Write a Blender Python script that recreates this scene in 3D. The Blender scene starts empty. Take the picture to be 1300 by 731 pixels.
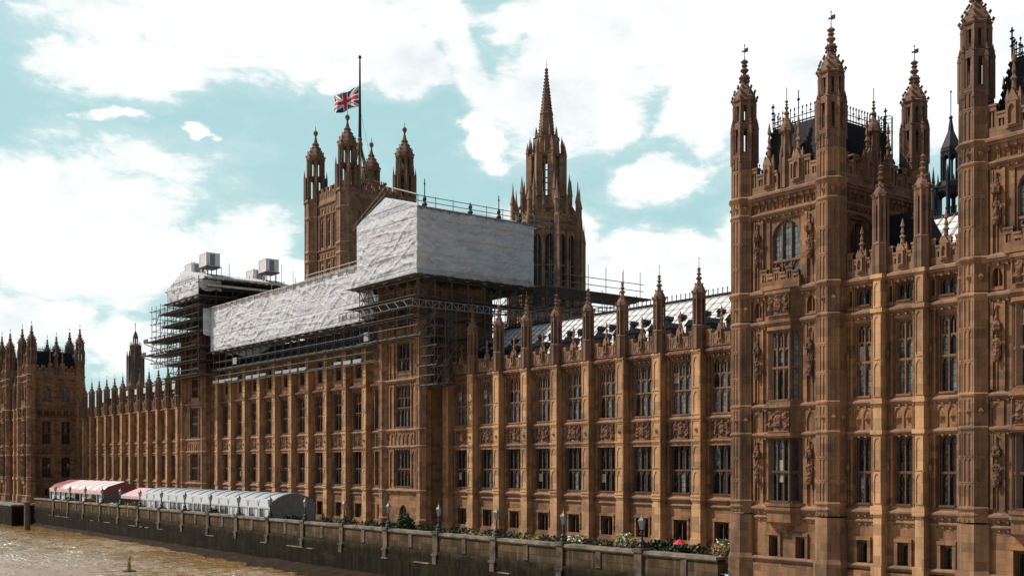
import bpy, math, random
from math import sin, cos, pi, radians as R, atan2, hypot
from mathutils import Vector, Matrix, noise

# ---------------------------------------------------------------- camera, sky, sun, exposure
sc = bpy.context.scene
COL = sc.collection
EYE = 7.2            # eye height above the river terrace
BACK = 66.0          # distance from the long river front
TURN = math.atan2(1085, 1400)
cam_d = bpy.data.cameras.new('camera')
cam = bpy.data.objects.new('camera', cam_d)
COL.objects.link(cam)
cam.location = (0, -BACK, EYE)
cam.rotation_euler = (R(90), 0, R(90) - TURN)
cam_d.sensor_width = 36
cam_d.lens = 36 * 1400 / 1300
cam_d.shift_y = (590 - 365.5) / 1300
cam_d.clip_end = 20000
cam_d.clip_start = 0.5
sc.camera = cam

sc.view_settings.view_transform = 'Standard'
sc.view_settings.look = 'None'
sc.view_settings.gamma = 1
sc.view_settings.use_curve_mapping = False
sc.view_settings.exposure = 0.0

SUN_EL = R(50)
SUN_AZ = R(45)       # angle off the facade normal, towards the far (south) end
to_sun = Vector((-sin(SUN_AZ) * cos(SUN_EL), -cos(SUN_AZ) * cos(SUN_EL), sin(SUN_EL)))
sun_d = bpy.data.lights.new('sun', 'SUN')
sun_d.energy = 4.6
sun_d.angle = R(0.5)
sun_d.color = (1.0, 0.94, 0.86)
sun = bpy.data.objects.new('sun', sun_d)
COL.objects.link(sun)
sun.rotation_euler = to_sun.to_track_quat('Z', 'Y').to_euler()
sun.location = (0, -30, 120)

FWD = Vector((-cos(TURN), sin(TURN), 0))
RGT = Vector((sin(TURN), cos(TURN), 0))


def mnode(nt, op, a, b=None, c=None, clamp=False):
    n = nt.nodes.new('ShaderNodeMath')
    n.operation = op
    n.use_clamp = clamp
    for i, v in enumerate((a, b, c)):
        if v is None:
            continue
        if isinstance(v, (int, float)):
            n.inputs[i].default_value = v
        else:
            nt.links.new(v, n.inputs[i])
    return n.outputs[0]


def mixc(nt, fac, a, b, blend='MIX'):
    n = nt.nodes.new('ShaderNodeMix')
    n.data_type = 'RGBA'
    n.blend_type = blend
    for sock, v in ((n.inputs[0], fac), (n.inputs[6], a), (n.inputs[7], b)):
        if isinstance(v, (int, float)):
            sock.default_value = v
        elif isinstance(v, (tuple, list)):
            sock.default_value = (v[0], v[1], v[2], 1)
        else:
            nt.links.new(v, sock)
    return n.outputs[2]


def noise_node(nt, vec, scale, detail=5, rough=0.55, dist=0.0):
    n = nt.nodes.new('ShaderNodeTexNoise')
    n.inputs['Scale'].default_value = scale
    n.inputs['Detail'].default_value = detail
    n.inputs['Roughness'].default_value = rough
    n.inputs['Distortion'].default_value = dist
    if vec is not None:
        nt.links.new(vec, n.inputs['Vector'])
    return n.outputs['Fac']


def maprange(nt, v, a, b, c=0.0, d=1.0, smooth=False):
    n = nt.nodes.new('ShaderNodeMapRange')
    if smooth:
        n.interpolation_type = 'SMOOTHSTEP'
    nt.links.new(v, n.inputs[0])
    for i, x in enumerate((a, b, c, d)):
        n.inputs[1 + i].default_value = x
    return n.outputs[0]


def vmul(nt, vec, s):
    n = nt.nodes.new('ShaderNodeVectorMath')
    n.operation = 'MULTIPLY'
    nt.links.new(vec, n.inputs[0])
    n.inputs[1].default_value = s
    return n.outputs[0]


def vdot(nt, vec, s):
    n = nt.nodes.new('ShaderNodeVectorMath')
    n.operation = 'DOT_PRODUCT'
    nt.links.new(vec, n.inputs[0])
    n.inputs[1].default_value = s
    return n.outputs['Value']


def make_world():
    w = bpy.data.worlds.new('World')
    sc.world = w
    w.use_nodes = True
    nt = w.node_tree
    nt.nodes.clear()
    out = nt.nodes.new('ShaderNodeOutputWorld')
    bg = nt.nodes.new('ShaderNodeBackground')
    bg.inputs['Strength'].default_value = 0.1
    nt.links.new(bg.outputs[0], out.inputs[0])
    sky = nt.nodes.new('ShaderNodeTexSky')
    sky.sky_type = 'NISHITA'
    sky.sun_disc = False
    sky.sun_elevation = SUN_EL
    sky.sun_rotation = atan2(to_sun.x, to_sun.y)
    sky.air_density = 1.0
    sky.dust_density = 1.5
    sky.ozone_density = 1.0
    tc = nt.nodes.new('ShaderNodeTexCoord')
    d = tc.outputs['Generated']
    dr, df = vdot(nt, d, RGT), vdot(nt, d, FWD)
    az = mnode(nt, 'ARCTAN2', dr, df)
    el = mnode(nt, 'ARCSINE', vdot(nt, d, (0, 0, 1)))
    # clouds: (azimuth, elevation, half width, half height, tilt, strength) read in picture pixels once
    warp = noise_node(nt, vmul(nt, d, (1, 1, 1.6)), 9.0, 6, 0.6)
    warp2 = noise_node(nt, vmul(nt, d, (1.3, 1, 1.5)), 5.0, 5, 0.6)
    az0, el0 = az, el
    az = mnode(nt, 'ADD', az, mnode(nt, 'MULTIPLY', mnode(nt, 'SUBTRACT', warp, 0.5), 0.16))
    el = mnode(nt, 'ADD', el, mnode(nt, 'MULTIPLY', mnode(nt, 'SUBTRACT', warp2, 0.5), 0.11))
    blobs = [(330, 5, 240, 78, 0.0), (165, 92, 120, 42, -6), (480, 70, 100, 40, 10), (80, 270, 190, 78, -12), (60, 330, 150, 60, 0),
             (205, 318, 70, 34, 0), (330, 320, 78, 38, 8), (160, 440, 70, 46, 0), (40, 420, 110, 40, 0),
             (632, 186, 40, 30, -10), (245, 172, 22, 9, -8), (150, 157, 40, 10, -8), (860, 215, 70, 26, -8),
             (840, 320, 100, 40, 6), (800, 360, 160, 50, 0), (740, 110, 110, 70, -20), (900, 30, 260, 80, 0),
             (1150, 60, 330, 120, 0), (880, 130, 60, 50, 10), (690, 40, 60, 40, 20), (1000, 300, 90, 60, 0), (420, 90, 40, 14, 0),
             (560, 420, 200, 60, 0), (700, 310, 60, 60, 0)]
    dens = None
    for (px, py, rx, ry, tilt) in blobs:
        X, Y = (px - 650) / 1400, (590 - py) / 1400
        a0 = math.atan(X)
        e0 = math.atan(Y * cos(a0))
        rr = cos(a0) ** 2
        ra, re = rx / 1400 * rr, ry / 1400 * cos(a0)
        t = R(tilt)
        da = mnode(nt, 'SUBTRACT', az, a0)
        de = mnode(nt, 'SUBTRACT', el, e0)
        u = mnode(nt, 'ADD', mnode(nt, 'MULTIPLY', da, cos(t) / ra), mnode(nt, 'MULTIPLY', de, -sin(t) / ra))
        v = mnode(nt, 'ADD', mnode(nt, 'MULTIPLY', da, sin(t) / re), mnode(nt, 'MULTIPLY', de, cos(t) / re))
        q = mnode(nt, 'SUBTRACT', 1.0, mnode(nt, 'ADD', mnode(nt, 'MULTIPLY', u, u), mnode(nt, 'MULTIPLY', v, v)))
        q = mnode(nt, 'MAXIMUM', q, -1.2)
        dens = q if dens is None else mnode(nt, 'SMOOTH_MAX', dens, q, 0.25)
    # the old vapour trail
    for (px, py, rx, ry, tilt) in ((588, 72, 24, 125, -30), (560, 20, 34, 40, -30)):
        X, Y = (px - 650) / 1400, (590 - py) / 1400
        a0 = math.atan(X)
        e0 = math.atan(Y * cos(a0))
        t = R(tilt)
        da = mnode(nt, 'SUBTRACT', az0, a0)
        de = mnode(nt, 'SUBTRACT', el0, e0)
        u = mnode(nt, 'ADD', mnode(nt, 'MULTIPLY', da, cos(t) * 1400 / rx), mnode(nt, 'MULTIPLY', de, -sin(t) * 1400 / rx))
        v = mnode(nt, 'ADD', mnode(nt, 'MULTIPLY', da, sin(t) * 1400 / ry), mnode(nt, 'MULTIPLY', de, cos(t) * 1400 / ry))
        q = mnode(nt, 'SUBTRACT', 0.75, mnode(nt, 'ADD', mnode(nt, 'MULTIPLY', u, u), mnode(nt, 'MULTIPLY', v, v)))
        dens = mnode(nt, 'MAXIMUM', dens, mnode(nt, 'MAXIMUM', q, -1.2))
    # scattered cloud over the rest of the sky
    rest = noise_node(nt, vmul(nt, d, (1, 1, 2.4)), 2.2, 3, 0.5)
    rest = maprange(nt, rest, 0.50, 0.75, -1.6, 0.2)
    away = maprange(nt, df, 0.50, 0.72, 0.0, 1.0)
    rest = mnode(nt, 'SUBTRACT', rest, mnode(nt, 'MULTIPLY', away, 3.0))
    dens = mnode(nt, 'MAXIMUM', dens, rest)
    fine = noise_node(nt, vmul(nt, d, (1, 1, 2.0)), 11.0, 10, 0.64, 0.3)
    wisp = noise_node(nt, vmul(nt, d, (0.8, 0.8, 3.0)), 26.0, 6, 0.6, 0.8)
    dens = mnode(nt, 'ADD', dens, mnode(nt, 'MULTIPLY', mnode(nt, 'SUBTRACT', fine, 0.5), 3.4))
    dens = mnode(nt, 'ADD', dens, mnode(nt, 'MULTIPLY', mnode(nt, 'SUBTRACT', wisp, 0.5), 1.3))
    mask = maprange(nt, dens, -0.50, 0.55, 0.0, 1.0, True)
    veil = maprange(nt, dens, -1.2, 0.3, 0.0, 0.25, True)
    mask = mnode(nt, 'MAXIMUM', mask, veil)
    body = noise_node(nt, vmul(nt, d, (1, 1, 1.8)), 8.0, 6, 0.6)
    ccol = mixc(nt, maprange(nt, body, 0.52, 0.74), (10.6, 10.7, 10.7), (7.6, 8.3, 8.6))
    tint = mixc(nt, 1.0, sky.outputs[0], (1.05, 1.05, 0.90), 'MULTIPLY')
    tint = mixc(nt, maprange(nt, df, 0.2, 0.7, 0.0, 0.80), tint, (5.0, 7.9, 8.05))
    nt.links.new(mixc(nt, mask, tint, ccol), bg.inputs['Color'])


make_world()

# ---------------------------------------------------------------- pixel of the photograph -> place on a plane y = const
V0, FPX = -435, 1400
SN, CS = sin(TURN), cos(TURN)
KK = hypot(FPX, 1085)


def at(px, y):
    Z = KK * (BACK + y) / (px - V0)
    return -(Z - SN * (BACK + y)) / CS


def hz(px, py, y):
    Z = KK * (BACK + y) / (px - V0)
    return EYE + (590 - py) * Z / FPX


# ---------------------------------------------------------------- materials
MATS = {}


def new_mat(name):
    m = bpy.data.materials.new(name)
    m.use_nodes = True
    nt = m.node_tree
    nt.nodes.clear()
    out = nt.nodes.new('ShaderNodeOutputMaterial')
    b = nt.nodes.new('ShaderNodeBsdfPrincipled')
    nt.links.new(b.outputs[0], out.inputs[0])
    MATS[name] = m
    return m, nt, b


def world_pos(nt):
    g = nt.nodes.new('ShaderNodeNewGeometry')
    return g.outputs['Position']


def bump(nt, b, h, strength, dist=0.05):
    n = nt.nodes.new('ShaderNodeBump')
    n.inputs['Strength'].default_value = strength
    n.inputs['Distance'].default_value = dist
    nt.links.new(h, n.inputs['Height'])
    nt.links.new(n.outputs[0], b.inputs['Normal'])


def wall_uv(nt, pos):
    s = nt.nodes.new('ShaderNodeSeparateXYZ')
    nt.links.new(pos, s.inputs[0])
    c = nt.nodes.new('ShaderNodeCombineXYZ')
    nt.links.new(mnode(nt, 'ADD', s.outputs[0], s.outputs[1]), c.inputs[0])
    nt.links.new(s.outputs[2], c.inputs[1])
    return c.outputs[0], s


def stone(name, c1, c2, dirt, bw=1.1, bh=0.38, soot=0.5, joint=0.6, carve=0.0):
    m, nt, b = new_mat(name)
    pos = world_pos(nt)
    uv, s = wall_uv(nt, pos)
    br = nt.nodes.new('ShaderNodeTexBrick')
    nt.links.new(uv, br.inputs['Vector'])
    br.inputs['Scale'].default_value = 1.0
    br.inputs['Brick Width'].default_value = bw
    br.inputs['Row Height'].default_value = bh
    br.inputs['Mortar Size'].default_value = 0.012
    br.inputs['Mortar Smooth'].default_value = 0.3
    br.inputs['Bias'].default_value = -0.1
    br.inputs['Color1'].default_value = (*c1, 1)
    br.inputs['Color2'].default_value = (*c2, 1)
    br.inputs['Mortar'].default_value = (*[x * joint for x in c1], 1)
    # second, wider random tone per block course
    br2 = nt.nodes.new('ShaderNodeTexBrick')
    nt.links.new(uv, br2.inputs['Vector'])
    br2.inputs['Scale'].default_value = 1.0
    br2.inputs['Brick Width'].default_value = bw
    br2.inputs['Row Height'].default_value = bh
    br2.inputs['Mortar Size'].default_value = 0.0
    br2.inputs['Color1'].default_value = (0, 0, 0, 1)
    br2.inputs['Color2'].default_value = (1, 1, 1, 1)
    br2.offset = 0.5
    n1 = noise_node(nt, vmul(nt, pos, (0.55, 0.55, 0.16)), 1.0, 6, 0.62)
    n2 = noise_node(nt, pos, 3.2, 5, 0.65)
    n3 = noise_node(nt, vmul(nt, pos, (2.4, 2.4, 0.22)), 1.0, 4, 0.6)
    col = mixc(nt, maprange(nt, n1, 0.45, 0.66, 0, soot), br.outputs['Color'], dirt)
    col = mixc(nt, maprange(nt, n3, 0.54, 0.74, 0, soot * 0.8), col, dirt)
    dark_block = mnode(nt, 'MULTIPLY', maprange(nt, br2.outputs['Color'], 0.78, 0.84, 0, 1), 0.40)
    col = mixc(nt, dark_block, col, dirt)
    col = mixc(nt, maprange(nt, n2, 0.30, 0.70, 0.0, 0.32), col, [min(1, x * 1.45) for x in c2])
    nt.links.new(col, b.inputs['Base Color'])
    b.inputs['Roughness'].default_value = 0.88
    h = mnode(nt, 'ADD', n2, mnode(nt, 'MULTIPLY', br.outputs['Fac'], -0.6))
    if carve:
        v = nt.nodes.new('ShaderNodeTexVoronoi')
        v.inputs['Scale'].default_value = carve
        nt.links.new(pos, v.inputs['Vector'])
        h = mnode(nt, 'ADD', h, mnode(nt, 'MULTIPLY', v.outputs['Distance'], 1.5))
        bump(nt, b, h, 0.9, 0.10)
    else:
        bump(nt, b, h, 0.5, 0.03)
    return m


STONE = stone('honey_stone', (0.318, 0.160, 0.070), (0.178, 0.087, 0.040), (0.040, 0.023, 0.016), 1.1, 0.38, 0.85)  # shade of the recessed walls put into this darker tone
STONE2 = stone('lightened_buttress_stone', (0.520, 0.300, 0.148), (0.400, 0.225, 0.110), (0.085, 0.049, 0.032), 0.9, 0.62, 0.75)  # buttresses painted brighter, as if catching light in front of the walls
CARVED = stone('carved_stone', (0.190, 0.088, 0.045), (0.140, 0.064, 0.034), (0.045, 0.025, 0.018), 0.5, 0.5, 0.7, 0.8, 5.0)
SOOT = stone('sooty_stone', (0.200, 0.110, 0.066), (0.150, 0.081, 0.050), (0.050, 0.031, 0.023), 0.9, 0.45, 0.7)
PARA = stone('weathered_parapet_stone', (0.265, 0.144, 0.080), (0.195, 0.104, 0.060), (0.068, 0.040, 0.029), 0.7, 0.5, 0.6)
TURST = stone('turret_stone', (0.315, 0.168, 0.086), (0.210, 0.111, 0.057), (0.052, 0.030, 0.021), 0.8, 0.5, 0.9)
MULLION_D = stone('blackened_mullion_stone', (0.105, 0.058, 0.034), (0.075, 0.042, 0.026), (0.035, 0.021, 0.015), 0.6, 0.6, 0.6)
MULLION = stone('dark_mullion_stone', (0.200, 0.108, 0.060), (0.150, 0.078, 0.044), (0.055, 0.032, 0.022), 0.6, 0.6, 0.6)
HAZEST = stone('hazed_far_stone', (0.110, 0.080, 0.064), (0.085, 0.062, 0.050), (0.055, 0.042, 0.035), 1.3, 0.6, 0.4)  # haze over the far tower put into its grey
TOWERST = stone('tower_stone', (0.310, 0.178, 0.104), (0.215, 0.120, 0.070), (0.070, 0.044, 0.032), 1.3, 0.6, 0.6)


def plain(name, col, rough=0.7, metal=0.0, vary=0.25, scale=2.0, bmp=0.0):
    m, nt, b = new_mat(name)
    n = noise_node(nt, world_pos(nt), scale, 5, 0.6)
    c = mixc(nt, maprange(nt, n, 0.3, 0.7), [x * (1 - vary) for x in col], [min(1, x * (1 + vary)) for x in col])
    nt.links.new(c, b.inputs['Base Color'])
    b.inputs['Roughness'].default_value = rough
    b.inputs['Metallic'].default_value = metal
    if bmp:
        bump(nt, b, n, bmp, 0.04)
    return m


IRON = plain('dark_iron', (0.022, 0.023, 0.026), 0.55, 0.0, 0.4)
SLATE_DARK = plain('dark_cast_iron_roof', (0.016, 0.017, 0.020), 0.6, 0.0, 0.35, 1.2)
STEEL = plain('galvanised_tube', (0.20, 0.19, 0.18), 0.5, 0.5, 0.35, 4)
STEEL_D = plain('dirty_scaffold_tube', (0.085, 0.078, 0.074), 0.6, 0.1, 0.4, 4)
ALLOY = plain('alloy_girder', (0.30, 0.29, 0.285), 0.45, 0.3, 0.2, 4)
PLANK = plain('scaffold_board', (0.075, 0.06, 0.046), 0.85, 0.0, 0.6, 3)
PLANK_L = plain('pale_scaffold_board', (0.44, 0.39, 0.31), 0.85, 0.0, 0.3, 3)
CABIN = plain('cabin_paint', (0.76, 0.70, 0.69), 0.55, 0.0, 0.1, 1.5)
GOLD = plain('gilded_iron', (0.17, 0.095, 0.035), 0.5, 0.2, 0.7, 1.2)
GILT = plain('bright_gilding', (0.62, 0.40, 0.12), 0.35, 0.7, 0.2, 3)
WHITE = plain('white_paint', (0.74, 0.74, 0.72), 0.5, 0.0, 0.08, 2)
BLACK = plain('black_paint', (0.012, 0.012, 0.013), 0.4, 0.0, 0.2, 4)
DARKIN = plain('dark_interior', (0.010, 0.009, 0.008), 0.9, 0.0, 0.2, 2)
FLAG_B = plain('navy_bunting', (0.020, 0.045, 0.085), 0.8, 0.0, 0.15, 1)
FLAG_R = plain('red_bunting', (0.50, 0.025, 0.060), 0.8, 0.0, 0.15, 1)
FLAG_W = plain('white_bunting', (0.74, 0.71, 0.72), 0.8, 0.0, 0.06, 1)
PINK = plain('pink_canvas', (0.52, 0.33, 0.335), 0.75, 0.0, 0.10, 1)
PINK_L = plain('pale_pink_canvas', (0.60, 0.38, 0.385), 0.75, 0.0, 0.08, 1)
STRIPE = plain('off_white_stripe_canvas', (0.66, 0.60, 0.58), 0.75, 0.0, 0.06, 1)
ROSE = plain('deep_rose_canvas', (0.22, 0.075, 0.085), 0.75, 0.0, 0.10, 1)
MARQ = plain('grey_white_marquee_roof', (0.33, 0.36, 0.38), 0.5, 0.0, 0.12, 0.8)
CANVAS = plain('white_canvas', (0.52, 0.54, 0.55), 0.6, 0.0, 0.06, 1)
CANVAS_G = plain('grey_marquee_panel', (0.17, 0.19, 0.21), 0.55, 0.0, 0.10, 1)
RED = plain('red_canvas', (0.46, 0.012, 0.035), 0.7, 0.0, 0.1, 2)
LEAF = plain('dark_hedge_leaf', (0.022, 0.036, 0.014), 0.8, 0.0, 0.5, 6)
LEAF_Y = plain('yellow_green_leaf', (0.24, 0.23, 0.060), 0.8, 0.0, 0.35, 6)
LEAF_G = plain('mid_green_leaf', (0.075, 0.105, 0.030), 0.8, 0.0, 0.35, 6)
PETAL = plain('orange_petals', (0.50, 0.17, 0.04), 0.8, 0.0, 0.3, 6)
PETAL_W = plain('white_petals', (0.68, 0.64, 0.58), 0.8, 0.0, 0.1, 6)
WOOD = plain('weathered_timber', (0.10, 0.075, 0.05), 0.85, 0.0, 0.4, 4)
BUOY = plain('ochre_buoy_paint', (0.26, 0.15, 0.03), 0.6, 0.0, 0.4, 5)
TERRACOTTA = plain('planter_clay', (0.26, 0.12, 0.07), 0.85, 0.0, 0.2, 5)
PAVING = plain('terrace_paving', (0.24, 0.20, 0.16), 0.9, 0.0, 0.2, 0.8)
GROUND = plain('ground_earth', (0.16, 0.14, 0.12), 0.95, 0.0, 0.25, 0.2)
MUD = plain('wet_mud', (0.026, 0.016, 0.009), 0.85, 0.0, 0.6, 0.8, 0.6)
MUD.node_tree.nodes['Principled BSDF'].inputs['Specular IOR Level'].default_value = 0.1
SKIN_STATUE = CARVED


def glass_mat(name, tint, grid_w, grid_h, lead, rough, spec=0.5, var=0.6):
    """dark leaded glazing: small quarries, each tilted a little, in lead cames"""
    m, nt, b = new_mat(name)
    pos = world_pos(nt)
    uv, s = wall_uv(nt, pos)
    br = nt.nodes.new('ShaderNodeTexBrick')
    nt.links.new(uv, br.inputs['Vector'])
    br.offset = 0.0
    br.inputs['Scale'].default_value = 1.0
    br.inputs['Brick Width'].default_value = grid_w
    br.inputs['Row Height'].default_value = grid_h
    br.inputs['Mortar Size'].default_value = lead
    br.inputs['Color1'].default_value = (0, 0, 0, 1)
    br.inputs['Color2'].default_value = (1, 1, 1, 1)
    br.inputs['Mortar'].default_value = (0.5, 0.5, 0.5, 1)
    c = mixc(nt, br.outputs['Color'], [x * (1 - var) for x in tint], [x * (1 + var) for x in tint])
    c = mixc(nt, br.outputs['Fac'], c, (0.012, 0.011, 0.010))
    nt.links.new(c, b.inputs['Base Color'])
    nt.links.new(maprange(nt, br.outputs['Fac'], 0, 1, rough, 0.8), b.inputs['Roughness'])
    b.inputs['Specular IOR Level'].default_value = spec
    # every pane leans its own way
    wn = noise_node(nt, vmul(nt, pos, (1.2, 1.2, 0.8)), 1.3, 2, 0.5)
    bump(nt, b, mnode(nt, 'ADD', wn, mnode(nt, 'MULTIPLY', br.outputs['Color'], 0.02)), 0.35, 0.35)
    return m


GLASS = glass_mat('dark_leaded_glass', (0.008, 0.008, 0.009), 0.24, 0.30, 0.022, 0.16, 0.35)
GLASS_SKY = glass_mat('sky_tinted_leaded_glass', (0.085, 0.105, 0.115), 0.24, 0.36, 0.024, 0.08, 0.9)  # sky reflection put into the pale pane tint


BLIND = plain('cream_window_blind', (0.30, 0.255, 0.21), 0.9, 0.0, 0.2, 3)


def roof_mat(name, c1, c2, bw, bh, rough=0.5, line=0.45):
    m, nt, b = new_mat(name)
    pos = world_pos(nt)
    s = nt.nodes.new('ShaderNodeSeparateXYZ')
    nt.links.new(pos, s.inputs[0])
    c = nt.nodes.new('ShaderNodeCombineXYZ')
    nt.links.new(s.outputs[0], c.inputs[0])
    nt.links.new(s.outputs[2], c.inputs[1])
    br = nt.nodes.new('ShaderNodeTexBrick')
    nt.links.new(c.outputs[0], br.inputs['Vector'])
    br.offset = 0.0
    br.inputs['Scale'].default_value = 1.0
    br.inputs['Brick Width'].default_value = bw
    br.inputs['Row Height'].default_value = bh
    br.inputs['Mortar Size'].default_value = 0.045
    br.inputs['Color1'].default_value = (*c1, 1)
    br.inputs['Color2'].default_value = (*c2, 1)
    br.inputs['Mortar'].default_value = (*[x * line for x in c1], 1)
    n = noise_node(nt, vmul(nt, pos, (0.8, 0.8, 0.5)), 1.2, 6, 0.65)
    col = mixc(nt, maprange(nt, n, 0.45, 0.75, 0, 0.55), br.outputs['Color'], [x * 0.55 for x in c2])
    nt.links.new(col, b.inputs['Base Color'])
    b.inputs['Roughness'].default_value = rough
    bump(nt, b, mnode(nt, 'MULTIPLY', br.outputs['Fac'], -1), 0.6, 0.05)
    return m


ROOF_PALE = roof_mat('pale_iron_roof_plates', (0.78, 0.74, 0.71), (0.62, 0.58, 0.56), 0.95, 0.62, 0.42, 0.30)
ROOF_RIB = roof_mat('dark_iron_roof_plates', (0.018, 0.019, 0.023), (0.012, 0.012, 0.015), 1.1, 1.0, 0.6, 1.8)


for m_ in (SLATE_DARK, ROOF_RIB, IRON):
    m_.node_tree.nodes['Principled BSDF'].inputs['Specular IOR Level'].default_value = 0.12


def sheet_mat():
    m, nt, b = new_mat('white_scaffold_sheeting')
    pos = world_pos(nt)
    n = noise_node(nt, vmul(nt, pos, (0.5, 0.5, 0.8)), 1.0, 6, 0.65)
    g = noise_node(nt, vmul(nt, pos, (0.25, 0.25, 1.6)), 1.0, 4, 0.6)
    c = mixc(nt, maprange(nt, n, 0.35, 0.7), (0.80, 0.80, 0.84), (0.70, 0.71, 0.76))
    c = mixc(nt, maprange(nt, g, 0.50, 0.70, 0, 0.6), c, (0.62, 0.53, 0.47))
    # lapped seams: level ones at each lift, upright ones where the rolls meet
    s3 = nt.nodes.new('ShaderNodeSeparateXYZ')
    nt.links.new(pos, s3.inputs[0])
    wv = mnode(nt, 'MULTIPLY', mnode(nt, 'SUBTRACT', n, 0.5), 0.5)
    lines = None
    for src, step, wd in ((s3.outputs[2], 1.75, 0.028), (mnode(nt, 'ADD', s3.outputs[0], s3.outputs[1]), 2.45, 0.014)):
        q = mnode(nt, 'FRACT', mnode(nt, 'DIVIDE', mnode(nt, 'ADD', src, wv), step))
        q = mnode(nt, 'ABSOLUTE', mnode(nt, 'SUBTRACT', q, 0.5))
        q = maprange(nt, q, 0.0, wd, 0.5, 0.0)
        lines = q if lines is None else mnode(nt, 'MAXIMUM', lines, q)
    c = mixc(nt, lines, c, (0.36, 0.36, 0.38))
    nt.links.new(c, b.inputs['Base Color'])
    b.inputs['Roughness'].default_value = 0.55
    b.inputs['Transmission Weight'].default_value = 0.0
    f = noise_node(nt, vmul(nt, pos, (1.0, 1.0, 1.5)), 1.3, 7, 0.68, 1.4)
    f = mnode(nt, 'MULTIPLY', mnode(nt, 'ABSOLUTE', mnode(nt, 'SUBTRACT', f, 0.5)), 0.6)
    sz = nt.nodes.new('ShaderNodeSeparateXYZ')
    nt.links.new(pos, sz.inputs[0])
    seam = mnode(nt, 'ABSOLUTE', mnode(nt, 'SUBTRACT', mnode(nt, 'FRACT', mnode(nt, 'DIVIDE', sz.outputs[2], 1.75)), 0.5))
    seam = maprange(nt, seam, 0.0, 0.05, 0.0, 0.12)
    bump(nt, b, mnode(nt, 'ADD', f, seam), 1.0, 0.75)
    tr = nt.nodes.new('ShaderNodeBsdfTranslucent')
    tr.inputs[0].default_value = (0.8, 0.8, 0.82, 1)
    mx = nt.nodes.new('ShaderNodeMixShader')
    mx.inputs[0].default_value = 0.22
    nt.links.new(b.outputs[0], mx.inputs[1])
    nt.links.new(tr.outputs[0], mx.inputs[2])
    out = [q for q in nt.nodes if q.type == 'OUTPUT_MATERIAL'][0]
    nt.links.new(mx.outputs[0], out.inputs[0])
    return m


SHEET = sheet_mat()


def river_wall_mat():
    m, nt, b = new_mat('embankment_stone')
    pos = world_pos(nt)
    uv, s = wall_uv(nt, pos)
    br = nt.nodes.new('ShaderNodeTexBrick')
    nt.links.new(uv, br.inputs['Vector'])
    br.inputs['Scale'].default_value = 1.0
    br.inputs['Brick Width'].default_value = 1.7
    br.inputs['Row Height'].default_value = 0.62
    br.inputs['Mortar Size'].default_value = 0.02
    br.inputs['Color1'].default_value = (0.130, 0.084, 0.046, 1)
    br.inputs['Color2'].default_value = (0.056, 0.035, 0.020, 1)
    br.inputs['Mortar'].default_value = (0.045, 0.036, 0.028, 1)
    n = noise_node(nt, vmul(nt, pos, (0.9, 0.9, 0.35)), 1.0, 7, 0.68)
    st = noise_node(nt, vmul(nt, pos, (3.0, 3.0, 0.18)), 1.0, 4, 0.6)
    col = mixc(nt, maprange(nt, n, 0.42, 0.62, 0, 0.8), br.outputs['Color'], (0.038, 0.030, 0.018))
    col = mixc(nt, maprange(nt, st, 0.55, 0.7, 0, 0.7), col, (0.165, 0.130, 0.090))
    # weed and tide stain from the high-water line down
    zz = mnode(nt, 'ADD', s.outputs[2], mnode(nt, 'MULTIPLY', mnode(nt, 'SUBTRACT', n, 0.5), 2.2))
    b.inputs['Specular IOR Level'].default_value = 0.08
    tide = maprange(nt, zz, -1.0, -0.2, 1.0, 0.0)
    weed = mixc(nt, maprange(nt, st, 0.40, 0.62), (0.008, 0.008, 0.005), (0.026, 0.018, 0.010))
    col = mixc(nt, tide, col, weed)
    moss = noise_node(nt, vmul(nt, pos, (0.35, 0.35, 1.2)), 1.0, 5, 0.6)
    col = mixc(nt, mnode(nt, 'MULTIPLY', maprange(nt, moss, 0.56, 0.68), mnode(nt, 'MULTIPLY', tide, 0.5)), col, (0.04, 0.038, 0.012))
    nt.links.new(col, b.inputs['Base Color'])
    b.inputs['Roughness'].default_value = 0.85
    bump(nt, b, mnode(nt, 'ADD', n, mnode(nt, 'MULTIPLY', br.outputs['Fac'], -0.5)), 0.8, 0.06)
    return m


EMBANK = river_wall_mat()
COPING = plain('pale_coping_stone', (0.17, 0.135, 0.10), 0.85, 0.0, 0.7, 0.9)
PIER = plain('lichened_pier_stone', (0.088, 0.064, 0.041), 0.9, 0.0, 0.8, 1.0)


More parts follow.
